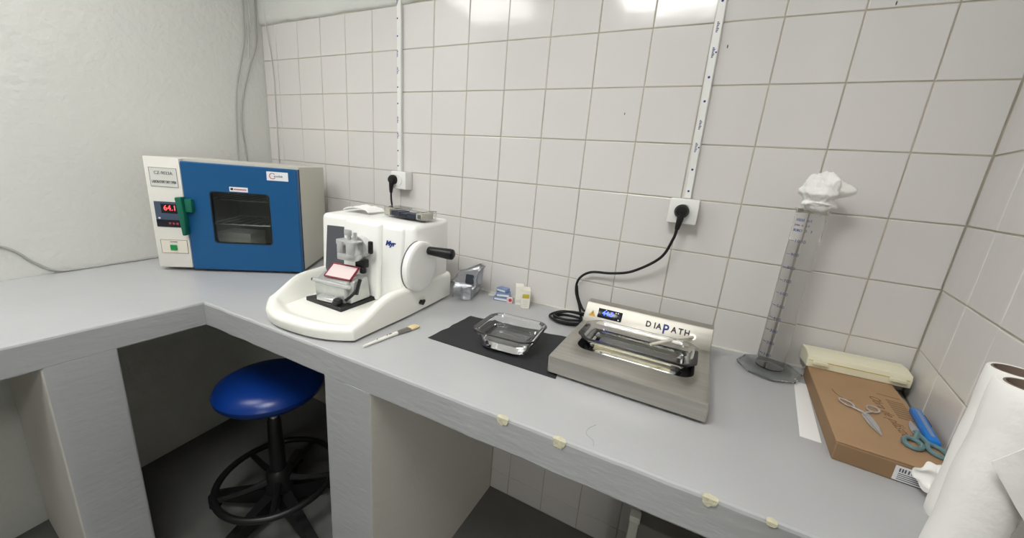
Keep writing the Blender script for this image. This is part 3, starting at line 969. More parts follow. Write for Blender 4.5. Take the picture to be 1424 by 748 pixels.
# thin cables on the left wall
def wall_pts(l, off=0.004):
    return [(xl(y) + off, y, z + ZT) for y, z in l]
for l, lab, rr, m_ in (([(-0.075, 1.12), (-0.082, 1.0), (-0.090, 0.907), (-0.118, 0.80), (-0.142, 0.70), (-0.158, 0.55), (-0.165, 0.39)], 'thin grey cable hanging down the plaster left wall, farther from the corner', 0.0028, 'cable_grey'),
                   ([(-0.022, 1.12), (-0.026, 1.0), (-0.036, 0.91), (-0.085, 0.78), (-0.120, 0.66), (-0.133, 0.55), (-0.126, 0.46), (-0.122, 0.39)], 'thin grey cable bending down the left wall beside the tiled corner', 0.0030, 'cable_grey'),
                   ([(-0.055, 1.12), (-0.052, 1.0), (-0.058, 0.96), (-0.064, 1.0), (-0.066, 0.93), (-0.075, 0.85)], 'thin pale cable end looped on the left wall under the ceiling', 0.0022, 'cable_white')):
    bm = bmnew(); tube(bm, wall_pts(l), rr, 8)
    tag(obj('wall_cable', bm, m_), lab, 'cable')
bm = bmnew(); tube(bm, [(0.098, -0.006, 1.12 + ZT), (0.103, -0.012, 1.0 + ZT), (0.112, -0.005, 0.90 + ZT), (0.121, -0.004, 0.79 + ZT), (0.119, -0.004, 0.62 + ZT), (0.114, -0.004, 0.40 + ZT)], 0.0026, 8)
tag(obj('wall_cable', bm, 'cable_white'), 'thin pale cable hanging over the tiles in the corner by the oven', 'cable')
bm = bmnew()
tube(bm, [(xl(-1.15) + .004, -1.15, CT + 0.21), (xl(-1.0) + .004, -1.0, CT + 0.155), (xl(-.885) + .004, -.885, CT + 0.100), (xl(-.84) + .004, -.84, CT + 0.048), (xl(-.80) + .005, -.80, CT + 0.012), (xl(-.75) + .008, -.75, CT + 0.004), (xl(-.65) + .006, -.65, CT + 0.004), (xl(-.56) + .005, -.56, CT + 0.004), (xl(-.46) + .005, -.46, CT + 0.004)], 0.0038, 8)
tag(obj('power_cable', bm, 'cable_grey'), 'grey cable drooping along the left wall onto the worktop towards the oven', 'cable')

# ------------------------------------------------------------------ small things by the wall
# foil bag
bag = thing('foil_bag', 'crumpled silver foil bag standing behind the microtome', 'bag', (1.300, -0.094, CT), R(12))
bm = bmnew()
n = 28
rings = []
for k in range(19):
    t = k / 18
    hx = 0.036 + 0.012 * t; hy = 0.046 * (1 - 0.55 * t)
    ring = []
    for p in rrect(hx, hy, 0.012, 10):
        v = Vector((p[0], p[1], 0.108 * t))
        nn = noise.noise_vector(v * 38 + Vector((3, 1, 7)))
        amp = 0.011 * min(1, t * 4 + 0.1)
        nn = nn + 0.6 * noise.noise_vector(v * 95 + Vector((9, 4, 1)))
        v += Vector((nn.x, nn.y, nn.z * 0.7)) * amp
        v.x += 0.018 * t * t
        v.z = max(v.z + (0.018 * (p[0] / hx) * t if t > 0.5 else 0), 0.0)
        ring.append(v)
    rings.append(ring)
inner = [[Vector((v.x * 0.9, v.y * 0.88, v.z)) for v in rings[18]], [Vector((v.x * 0.85, v.y * 0.82, v.z * 0.45)) for v in rings[18]]]
loft(bm, rings + inner, True, True, False)
obj('bag_wall', bm, 'foil', bag)
bm = bmnew(); box(bm, 0.010, 0.040, -0.046, -0.036, 0.048, 0.080, 0.002, 1, mtx=Matrix.Rotation(R(-12), 4, 'X')); obj('opening_flap', bm, 'foil_dark', bag)
bm = bmnew()
rows = []
for i in range(7):
    row = []
    for j in range(7):
        v = Vector((0.002 + 0.040 * j / 6, -0.052 - 0.006 * math.sin(j), 0.004 + 0.045 * i / 6))
        nn = noise.noise_vector(v * 60); row.append(v + nn * 0.007)
    rows.append(row)
sheet(bm, rows, 0.0012, (0, -1, 0)); obj('crumpled_flap', bm, 'foil', bag)
# small boxes
def small_box(name, label, cat, loc, rz, dims, m_, extra=None, group=None):
    t = thing(name, label, cat, loc, rz, group)
    bm = bmnew(); box(bm, -dims[0] / 2, dims[0] / 2, -dims[1] / 2, dims[1] / 2, 0, dims[2], 0.0012, 1)
    obj('box_body', bm, m_, t)
    if extra: extra(t, dims)
    return t
def yl(t, d):
    bm = bmnew(); box(bm, -d[0] * .40, d[0] * .38, -d[1] / 2 - 0.0006, -d[1] / 2 + .0002, d[2] * .58, d[2] * .80)
    obj('yellow_label', bm, 'label_yellow', t)
    bm = bmnew()
    for q in range(4):
        box(bm, -d[0] * .35, d[0] * (.30 - .1 * (q % 2)), -d[1] / 2 - 0.0006, -d[1] / 2 + .0002, d[2] * (.12 + .1 * q), d[2] * (.15 + .1 * q))
    obj('printed_lines', bm, 'label_grey', t)
    bm = bmnew(); box(bm, -d[0] / 2 + .001, d[0] / 2 - .001, -d[1] / 2 + .001, -d[1] / 2 + 0.004, d[2] - .0002, d[2] + 0.0006); obj('top_flap', bm, 'carton_white', t)
small_box('medicine_carton', 'white carton with a yellow label patch in front of a taller one by the wall', 'carton', (1.524, -0.060, CT), R(28), (0.030, 0.046, 0.064), 'carton_white', yl)
def pl(t, d):
    bm = bmnew(); box(bm, -d[0] * .40, d[0] * .2, -d[1] / 2 - 0.0006, -d[1] / 2 + .0002, d[2] * .12, d[2] * .3); obj('printed_lines', bm, 'label_grey', t)
    bm = bmnew(); box(bm, -d[0] / 2 + .001, d[0] / 2 - .001, -d[1] / 2 + .001, -d[1] / 2 + 0.004, d[2] - .0002, d[2] + 0.0006); obj('top_flap', bm, 'carton_white', t)
small_box('medicine_carton', 'plain white carton standing behind the yellow-labelled one by the wall', 'carton', (1.492, -0.042, CT), R(28), (0.028, 0.044, 0.066), 'carton_white', pl)
def stripes(t, d):
    bm = bmnew(); box(bm, -d[0] * .42, d[0] * .42, -d[1] / 2 - 0.0006, -d[1] / 2 + .0002, d[2] * .25, d[2] * .7); obj('pale_label', bm, 'label_white', t)
bl = 'small blue box stacked beside the white cartons'
small_box('blade_pack', 'lowest blue pack in the small stack beside the white cartons', 'pack', (1.430, -0.050, CT), R(10), (0.056, 0.038, 0.014), 'box_blue', stripes, 'blue packs stacked beside the cartons')
small_box('blade_pack', 'middle blue pack in the small stack beside the white cartons', 'pack', (1.432, -0.048, CT + 0.0144), R(22), (0.050, 0.036, 0.014), 'box_blue', stripes, 'blue packs stacked beside the cartons')
small_box('blade_pack', 'topmost blue pack in the small stack beside the white cartons', 'pack', (1.428, -0.044, CT + 0.0288), R(-6), (0.040, 0.028, 0.014), 'box_blue', stripes, 'blue packs stacked beside the cartons')
small_box('label_carton', 'flat pale card packet tucked against the tiles beside the blue packs', 'packet', (1.385, -0.028, CT), R(8), (0.040, 0.026, 0.007), 'label_grey')
def pk(t, d):
    bm = bmnew(); lathe(bm, [(0, 0), (0.006, 0), (0.006, 0.0006), (0, 0.0006)], 16, Matrix.Translation((0.002, -d[1] / 2 + 0.0002, d[2] * .62)) @ Matrix.Rotation(R(90), 4, 'X')); obj('red_emblem', bm, 'print_red', t)
small_box('pink_carton', 'tiny pink and white box with a red emblem next to the cartons', 'carton', (1.467, -0.062, CT), R(18), (0.022, 0.016, 0.020), 'box_pink', pk)

# black mat
bm = bmnew()
cs = [Vector((1.423, -0.452)), Vector((1.785, -0.447)), Vector((1.745, -0.214)), Vector((1.428, -0.252))]
rows = []
for i in range(25):
    row = []
    for j in range(33):
        u, v = j / 32, i / 24
        p = (cs[0] * (1 - u) + cs[1] * u) * (1 - v) + (cs[3] * (1 - u) + cs[2] * u) * v
        if j == 0: p = p + Vector((0.006 * noise.noise(Vector((0, v * 6, 1))), 0))
        if i == 24: p = p + Vector((0, 0.005 * noise.noise(Vector((u * 7, 0, 4)))))
        z = CT + 0.0004 + 0.0010 * max(0, noise.noise(Vector((p.x * 14, p.y * 14, 0)))) * (1.0 if u < 0.2 else 0.15)
        row.append((p.x, p.y, z))
    rows.append(row)
sheet(bm, rows, 0.0011)
tag(obj('black_mat', bm, 'mat_black'), 'black rubbery mat spread flat under the square glass dish', 'mat')

# ------------------------------------------------------------------ glass dishes
def glass_tray(name, label, loc, rz, bx, by, tx, ty, h, wall, lug, water_z, corner=0.03, m_='glass', feet=0.0):
    t = thing(name, label, 'glass dish', loc, rz)
    def ring(f, z, ins=0.0, lg=0.0):
        hx = bx + (tx - bx) * f - ins; hy = by + (ty - by) * f - ins
        pts = rrect(hx, hy, max(corner - ins * 0.6, 0.006), 8)
        out_ = []
        for x, y in pts:
            k = max(0.0, 1 - (abs(y) / (hy * 0.75)) ** 4) if abs(x) > hx * 0.8 else 0.0
            out_.append((x + (lg * k if x > 0 else -lg * k), y, z))
        return out_
    bm = bmnew()
    R_ = [ring(0, 0, 0.010), ring(0.05, 0.0015, 0.004), ring(0.18, 0.006), ring(0.45, h * 0.35), ring(0.75, h * 0.72), ring(0.9, h * 0.86, 0, lug * 0.3), ring(1.0, h * 0.93, -0.004, lug), ring(1.0, h * 0.985, -0.0045, lug), ring(1.0, h, -0.002, lug * 0.9),
          ring(1.0, h, 0.002, lug * 0.2), ring(0.97, h * 0.95, wall * 0.9), ring(0.75, h * 0.7, wall), ring(0.45, h * 0.36, wall), ring(0.2, 0.010, wall), ring(0.05, 0.0060, wall + 0.008), ring(0.0, 0.0055, wall + 0.014)]
    loft(bm, R_)
    obj('glass_body', bm, m_, t)
    if water_z:
        f = water_z / h
        bm = bmnew()
        R2 = [ring(0.0, 0.0060, wall + 0.0145), ring(0.05, 0.0065, wall + 0.0085), ring(0.2, 0.0105, wall + 0.0006), ring(0.45, h * 0.36, wall + 0.0006), ring(f, water_z, wall + 0.0006)]
        loft(bm, R2)
        obj('water', bm, 'water', t)
    return t
glass_tray('glass_dish', 'square clear glass dish of water standing on the black mat', (1.621, -0.360, CT + 0.0028), R(4), 0.060, 0.060, 0.077, 0.075, 0.052, 0.007, 0.004, 0.030, 0.030)

# ------------------------------------------------------------------ steel water bath
bt = thing('water_bath', 'stainless steel flotation water bath with a blue digital display', 'water bath', (1.7570, -0.437, CT), R(-0.3))
BW, BT = 0.335, 0.0475
BZ = 0.008
# top deck with the cut-out, lofted from outer outline to the well
bm = bmnew()
n_ = 8
def bring(hx, hy, r, z, cx, cy): return [(p[0], p[1], z) for p in rrect(hx, hy, r, n_, cx, cy)]
oc_ = (BW / 2, 0.135)
wc = (0.169, 0.160)
R_ = [bring(BW / 2 - .002, 0.135, 0.004, BZ, *oc_), bring(BW / 2, 0.135, 0.006, BZ + .002, *oc_), bring(BW / 2, 0.135, 0.006, BT - 0.005, *oc_), bring(BW / 2 - .0015, 0.1335, 0.006, BT - 0.0015, *oc_), bring(BW / 2 - .005, 0.130, 0.006, BT, *oc_),
      bring(0.137, 0.078, 0.034, BT, *wc), bring(0.134, 0.075, 0.034, BT - 0.002, *wc)]
loft(bm, R_, True, False)
for f in bm.faces:
    f.smooth = False
obj('housing', bm, 'steel', bt)
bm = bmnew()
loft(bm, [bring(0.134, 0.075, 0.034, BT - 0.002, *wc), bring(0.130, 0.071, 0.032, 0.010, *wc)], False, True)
obj('well', bm, 'well_dark', bt)
bm = bmnew(); loft(bm, [bring(0.105, 0.070, 0.012, 0.0102, *wc), bring(0.105, 0.070, 0.012, 0.0110, *wc)])
obj('well_floor', bm, 'steel', bt)
bm = bmnew()
prism(bm, [(0.268, BZ), (0.268, BT), (0.300, 0.094), (0.303, 0.0965), (0.335, 0.0965), (0.338, 0.094), (0.338, BZ)], 0.0, BW, 'x', 0.0015, 1)
cn = obj('console', bm, 'steel_satin', bt)
sl = math.atan2(0.094 - BT, 0.032)          # slope of the console face
def onc(x, s):                               # point on the console face
    return Vector((x, 0.268 + s * math.cos(sl), BT + s * math.sin(sl)))
crot = (sl, 0, 0)
def cplate(x0, x1, s0, s1, m_, nm, lift=0.0008, bev=0.0):
    b_ = bmnew()
    mtx = Matrix.Translation(onc(0, 0)) @ Matrix.Rotation(sl, 4, 'X')
    box(b_, x0, x1, s0, s1, -0.001, lift, bev, 2, mtx=mtx)
    return obj(nm, b_, m_, cn)
ds = cplate(0.038, 0.106, 0.018, 0.046, 'display_black', 'display', 0.0016, 0.001)
def ctext(s, size, x, sp_, m_, parent, sx=1.0, bold=0.0, lift=0.002):
    p = onc(x, sp_) + Vector((0, -math.sin(sl), math.cos(sl))) * lift
    return text(s, size, m_, parent, p, crot, sx=sx, bold=bold)
ctext('44.5', 0.018, 0.066, 0.033, 'digit_blue', ds, 1.0, 0.0004)
for x, s0 in ((0.088, 0.041), (0.094, 0.041), (0.098, 0.022), (0.060, 0.043)):
    p = onc(x, s0)
    bm = bmnew(); box(bm, -0.0016, 0.0016, -0.0012, 0.0012, 0.001, 0.0021, mtx=Matrix.Translation(p) @ Matrix.Rotation(sl, 4, 'X')); obj('indicator', bm, 'label_white', ds)
# warning triangle
bm = bmnew(); prism(bm, [(0.013, 0.017), (0.033, 0.017), (0.023, 0.035)], -0.0005, 0.0009, 'z', mtx=Matrix.Translation(onc(0, 0)) @ Matrix.Rotation(sl, 4, 'X'))
wt = obj('warning_sign', bm, 'warning_yellow', cn)
bm = bmnew(); prism(bm, [(0.021, 0.021), (0.0225, 0.0265), (0.0215, 0.0265), (0.0245, 0.031), (0.0235, 0.0275), (0.0248, 0.0275)], 0.0008, 0.0012, 'z', mtx=Matrix.Translation(onc(0, 0)) @ Matrix.Rotation(sl, 4, 'X'))
obj('bolt_symbol', bm, 'print_dark', wt)
xx = 0.178
for ch, sz, m_, dx in (('D', .0225, 'print_dark', .0165), ('I', .0225, 'print_dark', .0105), ('A', .0225, 'print_dark', .0175), ('P', .037, 'print_blue', .0205), ('A', .0225, 'print_dark', .0165), ('T', .0225, 'print_dark', .0155), ('H', .0225, 'print_dark', .012)):
    ctext(ch, sz, xx, 0.032 - (0.004 if ch == 'P' else 0), m_, cn, 0.85, 0.0007, 0.0011)
    xx += dx
for fx in (0.03, 0.27):
    for fy in (0.02, 0.30):
        bm = bmnew(); cyl(bm, (fx, fy, 0.0016), (fx, fy, BZ + 0.001), 0.010, 14); obj('foot', bm, 'rubber_black', bt)
# warm lamp tube along the front of the well and the temperature probe
bm = bmnew(); cyl(bm, (0.075, 0.092, 0.036), (0.255, 0.092, 0.036), 0.0025, 10); obj('lamp_strip', bm, 'lamp_warm', bt)
bm = bmnew(); lathe(bm, [(0.0038, -0.001), (0.0085, -0.001), (0.0085, 0.0015), (0.0038, 0.0015)], 20, Matrix.Translation(onc(0.289, 0.026)) @ Matrix.Rotation(sl, 4, 'X')); obj('probe_grommet', bm, 'steel', cn)
BTM = Matrix.Translation((1.7570, -0.437, CT)) @ Matrix.Rotation(R(-0.3), 4, 'Z')
glass_tray('glass_basin', 'rectangular clear glass basin of water set in the steel water bath', BTM @ Vector((wc[0], wc[1], 0.0115)), R(-0.8), 0.096, 0.050, 0.124, 0.070, 0.062, 0.006, 0.014, 0.038, 0.026)
bm = bmnew()
p0 = BTM @ (onc(0.289, 0.026) + Vector((0, -0.001, 0.001))); p1 = BTM @ Vector((0.276, 0.262, 0.072)); p2 = BTM @ Vector((0.238, 0.222, 0.068)); p3 = BTM @ Vector((0.200, 0.180, 0.062))
tube(bm, [p0, p1, p2, p3], 0.0042, 10, 6)
tag(obj('temperature_probe', bm, 'label_cream'), 'pale stick-like temperature probe reaching from the bath console into the glass basin', 'probe')

# ------------------------------------------------------------------ brush
br = thing('flat_brush', 'white-handled flat brush lying beside the microtome', 'brush', (1.335, -0.589, CT), R(-6.2))
bm = bmnew(); tube(bm, [(0, 0, 0.0045), (0, 0.03, 0.005), (0, 0.07, 0.0055), (0, 0.108, 0.0055)], lambda t: 0.0028 + 0.0027 * t, 12, 4)
hh_ = obj('handle', bm, 'brush_white', br)
bm = bmnew(); box(bm, -0.0012, 0.0012, 0.078, 0.086, 0.0105, 0.0112); box(bm, -0.001, 0.001, 0.070, 0.074, 0.0103, 0.0110); box(bm, -0.001, 0.001, 0.040, 0.043, 0.0095, 0.0102); obj('printed_mark', bm, 'print_dark', hh_)
bm = bmnew(); loft(bm, [[(x, 0.104, z + 0.0058) for x, z in rrect(0.0058, 0.0055, 0.005, 4)], [(x, 0.128, z + 0.0052) for x, z in rrect(0.0085, 0.004, 0.003, 4)], [(x, 0.146, z + 0.0046) for x, z in rrect(0.0098, 0.0034, 0.003, 4)]]); obj('ferrule', bm, 'ferrule', br)
bm = bmnew(); loft(bm, [[(x, 0.145, z + 0.0046) for x, z in rrect(0.0094, 0.0032, 0.003, 4)], [(x, 0.158, z + 0.0050) for x, z in rrect(0.0115, 0.0040, 0.003, 4)], [(x, 0.172, z + 0.0045) for x, z in rrect(0.0100, 0.0032, 0.003, 4)], [(x, 0.180, z + 0.0035) for x, z in rrect(0.006, 0.0015, 0.0014, 4)]]); obj('bristles', bm, 'bristle', br)

# ------------------------------------------------------------------ measuring cylinder
mc = thing('measuring_cylinder', 'tall clear glass measuring cylinder with blue graduations and a faceted foot', 'cylinder', (2.238, -0.079, CT), 0)
bm = bmnew()
lathe(bm, [(0.068, 0.0), (0.0735, 0.009), (0.069, 0.0125), (0.050, 0.0105), (0.036, 0.0132), (0, 0.0132)], 8, smooth=False)
lathe(bm, [(0, 0.004), (0.04, 0.004), (0.055, 0.0)], 8, smooth=False)
bmesh.ops.remove_doubles(bm, verts=list(bm.verts), dist=0.0001)
obj('foot', bm, 'glass_foot', mc)
RC, HC = 0.0305, 0.420
bm = bmnew()
lathe(bm, [(0, 0.0135), (RC, 0.0135), (RC, HC - 0.01), (RC + 0.0025, HC - 0.002), (RC + 0.002, HC), (RC - 0.001, HC), (RC - 0.002, HC - 0.01), (RC - 0.002, 0.0150), (0, 0.0150)], 40)
obj('glass_tube', bm, 'glass_thin', mc)
bm = bmnew(); lathe(bm, [(0, 0.0147), (RC - 0.0017, 0.0147), (RC - 0.0017, 0.343), (0, 0.343)], 40)
obj('liquid', bm, 'water_thin', mc)

camdir = math.atan2(-1.18 + 0.079, 2.01 - 2.238)      # side of the tube that carries the printed scale
a0 = camdir - R(58)
def oncyl(a, z, r=RC + 0.0004): return Vector((r * math.cos(a), r * math.sin(a), z))
for k in range(1, 11):
    z = 0.018 + 0.0325 * k
    bm = bmnew()
    for q in range(5):
        aa = a0 + R(4) * q
        a, b = oncyl(aa, z), oncyl(aa + R(4), z)
        box(bm, -0.0006, 0.0006, -0.00112, 0.00112, -0.0004, 0.0004, mtx=Matrix.Translation((a + b) / 2) @ Matrix.Rotation(aa + R(2), 4, 'Z'))
    obj('graduation', bm, 'print_blue', mc)
    for i, ch in enumerate(str(k * 100)):
        aa = a0 + R(28) + R(11) * i
        text(ch, 0.0100, 'print_blue', mc, oncyl(aa, z), (R(90), 0, aa + R(90)), name='numeral')
for row, (s_, sz) in enumerate((('1000 ml', 0.0095), ('DIN A 20', 0.0065), ('BORO 3.3', 0.0085))):
    for i, ch in enumerate(s_):
        if ch == ' ': continue
        aa = a0 + R(8) + R(9.5 if row != 1 else 7.5) * i
        text(ch, sz, 'print_blue', mc, oncyl(aa, 0.392 - row * 0.012), (R(90), 0, aa + R(90)), name='numeral')
# tissue stuffed in the cylinder's mouth
bm = bmnew()
bmesh.ops.create_icosphere(bm, subdivisions=5, radius=1.0)
for v in bm.verts:
    d = v.co.normalized()
    q = Vector((d.x * 1.0, d.y * 1.0, d.z * 1.0))
    rr = 1 + 0.26 * noise.noise(d * 2.1 + Vector((5, 2, 9))) + 0.16 * abs(noise.noise(d * 4.5 + Vector((1, 7, 3)))) + 0.07 * abs(noise.noise(d * 11))
    tail = max(0, d.dot(Vector((0.93, -0.2, 0.12)).normalized())) ** 22
    rr += 0.75 * tail
    waist = 1 - 0.25 * math.exp(-((d.z + 0.35) / 0.12) ** 2)
    v.co = Vector((d.x * 0.037 * rr * waist, d.y * 0.036 * rr * waist, d.z * 0.040 * rr + (0.006 if d.z > -0.3 else 0)))
for f in bm.faces: f.smooth = True
o = tag(obj('tissue_stopper', bm, 'tissue', sharp=150), 'crumpled white tissue stuffed into the mouth of the measuring cylinder', 'tissue')
o.location = (2.244, -0.080, CT + HC + 0.034)

# ------------------------------------------------------------------ cardboard box and what lies on it
CBX = (2.294, -0.410)
CH = 0.037
cb = thing('cardboard_box', 'flat brown cardboard box with handwriting lying in the tiled corner', 'cardboard box', (CBX[0], CBX[1], CT), R(-3.8))
bm = bmnew()
cw, cd = 0.162, 0.355
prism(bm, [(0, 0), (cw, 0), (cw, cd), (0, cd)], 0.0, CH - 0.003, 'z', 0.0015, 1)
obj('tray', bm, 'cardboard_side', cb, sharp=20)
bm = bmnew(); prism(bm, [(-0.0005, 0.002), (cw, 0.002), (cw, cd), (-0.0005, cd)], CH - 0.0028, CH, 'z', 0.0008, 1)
ld = obj('lid', bm, 'cardboard', cb)
ang = R(-84)
text('Obra de plástico', 0.026, 'handwriting', ld, (0.112, 0.168, CH + 0.0002), (0, 0, ang), 0.0001, shear=0.2, sx=0.95)
bm = bmnew(); tube(bm, [(0.030, 0.228, CH), (0.036, 0.205, CH), (0.050, 0.192, CH), (0.060, 0.196, CH)], 0.0007, 5, 5); obj('pen_stroke', bm, 'handwriting', ld)
bm = bmnew()
for q in range(8):
    box(bm, 0.126, 0.154, 0.175 + q * 0.0105, 0.1815 + q * 0.0105, CH, CH + 0.0003)
box(bm, 0.116, 0.154, 0.272, 0.276, CH, CH + 0.0003)
obj('printed_block', bm, 'cardboard_side', ld)
bm = bmnew()
for q in range(2): box(bm, 0.138, 0.158, 0.142 + q * 0.010, 0.1455 + q * 0.010, CH, CH + 0.0003)
obj('printed_lines', bm, 'handwriting', ld)
bm = bmnew(); box(bm, 0.079, 0.150, -0.0008, 0.0004, 0.003, 0.0295); lb = obj('shipping_label', bm, 'label_white', cb)
bm = bmnew()
lr = random.Random(5)
x = 0.084
while x < 0.146:
    ww = lr.choice((0.0008, 0.0014, 0.002)); box(bm, x, x + ww, -0.0011, -0.0006, 0.0195, 0.0262); x += ww + lr.choice((0.0008, 0.0013, 0.0022))
for q in range(4): box(bm, 0.084, 0.130 - 0.012 * (q % 2), -0.0011, -0.0006, 0.0055 + q * 0.0034, 0.0068 + q * 0.0034)
obj('label_print', bm, 'print_grey', lb)
bm = bmnew()
rows = [[(2.290 + 0.1 * j - 0.034 * (1 - i / 5) * (1 - j), -0.366 + 0.26 * i / 5 - 0.008 * j, CT + 0.0004) for j in (0, 0.25)] for i in range(6)]
sheet(bm, rows, 0.0006)
tag(obj('paper_sheet', bm, 'paper'), 'white paper sheet poking out from beside the cardboard box', 'paper')
# cream slide box
cx_ = thing('slide_storage_box', 'long cream plastic box with two front catches lying on the cardboard box', 'box', (2.311, -0.080, CT + CH + 0.0004), R(3.4))
bm = bmnew(); prism(bm, [(0, 0), (0, 0.020), (0.004, 0.030), (0.030, 0.036), (0.060, 0.036), (0.062, 0)], 0.0, 0.200, 'x', 0.0015, 1)
obj('case', bm, 'cream_box', cx_, sharp=12)
bm = bmnew(); box(bm, 0.0015, 0.1945, -0.0006, 0.004, 0.0175, 0.0190); obj('lid_seam', bm, 'label_yellow', cx_)
for x in (0.010, 0.158):
    bm = bmnew(); box(bm, x, x + 0.030, -0.008, 0.001, 0.011, 0.019, 0.001, 1); obj('catch', bm, 'cream_box', cx_)

# scissors
def scissors(name, label, loc, rz, L, handle_mat, blade_mat, grip_r, handle_len, spread, thick, open_=0.0):
    t = thing(name, label, 'scissors', loc, rz)
    for s in (-1, 1):
        mtx = Matrix.Rotation(s * open_, 4, 'Z')
        bm = bmnew()
        prism(bm, [(s * -0.0035, 0.012), (s * 0.0055, 0.006), (s * 0.0078, -0.008), (s * 0.0068, -L * 0.55), (s * 0.0008, -L), (s * -0.0015, -L * 0.96), (s * -0.003, -L * 0.5)], 0.001 + 0.0014 * (s > 0), 0.0023 + 0.0014 * (s > 0), 'z', 0.0003, 1, mtx)
        obj('blade', bm, blade_mat, t)
        bm = bmnew()
        cxh, cyh = s * spread, 0.012 + handle_len
        loop = []
        for i in range(28):
            a = 2 * math.pi * i / 28
            ex, ey = grip_r * math.cos(a), grip_r * 1.55 * math.sin(a)
            rot = s * -0.45 if handle_mat == blade_mat else s * -0.15
            loop.append((cxh + ex * math.cos(rot) - ey * math.sin(rot), cyh + ex * math.sin(rot) + ey * math.cos(rot), 0.0038))
        tube(bm, loop, thick, 8, 0, True)
        tube(bm, [(s * -0.002, -0.004, 0.0032), (s * 0.002, 0.008, 0.0035), (cxh - s * grip_r * 0.5, cyh - grip_r * 1.35, 0.0038)], thick * 1.15, 8, 4)
        obj('finger_ring', bm, handle_mat, t)
    bm = bmnew(); cyl(bm, (0, 0, 0.0008), (0, 0, 0.0048), 0.0032, 14); obj('pivot_screw', bm, blade_mat, t)
    return t
scissors('surgical_scissors', 'all-steel surgical scissors lying closed on the cardboard box', (2.3705, -0.279, CT + CH + 0.0005), R(2), 0.068, 'scissor_steel', 'scissor_steel', 0.0095, 0.022, 0.0215, 0.0016)
scissors('office_scissors', 'grey-handled scissors lying on the cardboard box beside the blue cutter', (2.4375, -0.300, CT + CH + 0.0005), R(-189), 0.050, 'grip_grey', 'scissor_steel', 0.0115, 0.036, 0.0150, 0.0040)
bc = thing('blue_cutter', 'blue plastic cutter lying along the tiles on the cardboard box', 'cutter', (2.4590, -0.262, CT + CH), R(-9.0))
bm = bmnew(); box(bm, -0.0085, 0.0085, -0.070, 0.062, 0.0, 0.013, 0.004); obj('handle', bm, 'blue_plastic', bc)
bm = bmnew(); box(bm, -0.003, 0.003, -0.055, 0.052, 0.0125, 0.0142, 0.0006, 1); obj('slide_groove', bm, 'box_blue', bc)
bm = bmnew(); box(bm, 0.0075, 0.0115, 0.0, 0.045, 0.003, 0.010, 0.0015, 1); obj('clip', bm, 'print_blue', bc)

# ------------------------------------------------------------------ paper rolls in the right corner
def paper_roll(loc, r, h, label, seed):
    t = thing('paper_roll', label, 'paper roll', loc)
    bm = bmnew()
    n = 48
    prof = [(0.0225, 0.001), (r - 0.001, 0.0), (r, 0.002)] + [(r + 0.0008 * math.sin(k * 1.3), h * k / 12) for k in range(1, 12)] + [(r, h - 0.002), (r - 0.001, h), (0.0225, h - 0.001)]
    lathe(bm, prof, n)
    for v in bm.verts:
        q = noise.noise(v.co * 30 + Vector((seed, 0, 0)))
        s = 1 + 0.02 * q
        if math.hypot(v.co.x, v.co.y) > 0.024: v.co.x *= s; v.co.y *= s
    obj('paper_winding', bm, 'tissue', t)
    bm = bmnew(); lathe(bm, [(0.0205, 0.001), (0.0224, 0.001), (0.0224, h - 0.0005), (0.0205, h - 0.0005), (0.0205, 0.001)], 36)
    obj('core', bm, 'core_card', t)
    return t
pr1 = paper_roll((2.3725, -0.585, CT), 0.0300, 0.263, 'thin white paper towel roll with a loose hanging sheet, standing by the worktop edge', 1.0)
pr2 = paper_roll((2.4185, -0.475, CT), 0.0265, 0.246, 'thin white paper towel roll standing between the box and another roll', 4.0)
# loose sheet peeling off the front roll, its corner pointing away from the wall
def ruled(U, Lw, nu, nv, amp, sc, env):
    U, Lw = smooth_path(U, nu), smooth_path(Lw, nu)
    rows = []
    for i in range(nv + 1):
        row = []
        for j in range(len(U)):
            p = U[j].lerp(Lw[j], i / nv)
            nn = noise.noise_vector(p * sc + Vector((2, 3, 4)))
            row.append(p + nn * amp * env(j / (len(U) - 1)))
        rows.append(row)
    return rows
bm = bmnew()
O1 = Vector((2.3725, -0.585, CT))
U_ = [Vector(p) - O1 + Vector((0, 0, ZT)) for p in ((2.415, -0.590, 0.262), (2.400, -0.606, 0.254), (2.380, -0.618, 0.236), (2.360, -0.622, 0.207), (2.343, -0.624, 0.186))]
L_ = [Vector(p) - O1 + Vector((0, 0, ZT)) for p in ((2.415, -0.602, 0.030), (2.416, -0.610, 0.060), (2.404, -0.620, 0.100), (2.376, -0.623, 0.140), (2.3445, -0.6245, 0.183))]
sheet(bm, ruled(U_, L_, 6, 10, 0.0016, 40, lambda t: 1), 0.0007, (0, -1, 0)); obj('loose_sheet', bm, 'tissue', pr1)
# crumpled tail of the back roll spilling over the front of the box
bm = bmnew()
Zv = Vector((0, 0, ZT))
U_ = [Vector(p) + Zv for p in ((2.402, -0.479, 0.200), (2.402, -0.470, 0.150), (2.404, -0.449, 0.078), (2.394, -0.432, 0.062), (2.384, -0.4285, 0.042))]
L_ = [Vector(p) + Zv for p in ((2.408, -0.492, 0.016), (2.408, -0.480, 0.014), (2.408, -0.456, 0.014), (2.397, -0.436, 0.020), (2.3855, -0.430, 0.036))]
sheet(bm, ruled(U_, L_, 8, 20, 0.012, 62, lambda t: 0.25 + 0.75 * min(1, t * 2) * (1 - 0.5 * t)), 0.0008, (-0.3, -0.8, 0.4))
tag(obj('tissue_tail', bm, 'tissue'), 'crumpled white tissue end spilling from the paper rolls over the cardboard box', 'tissue')

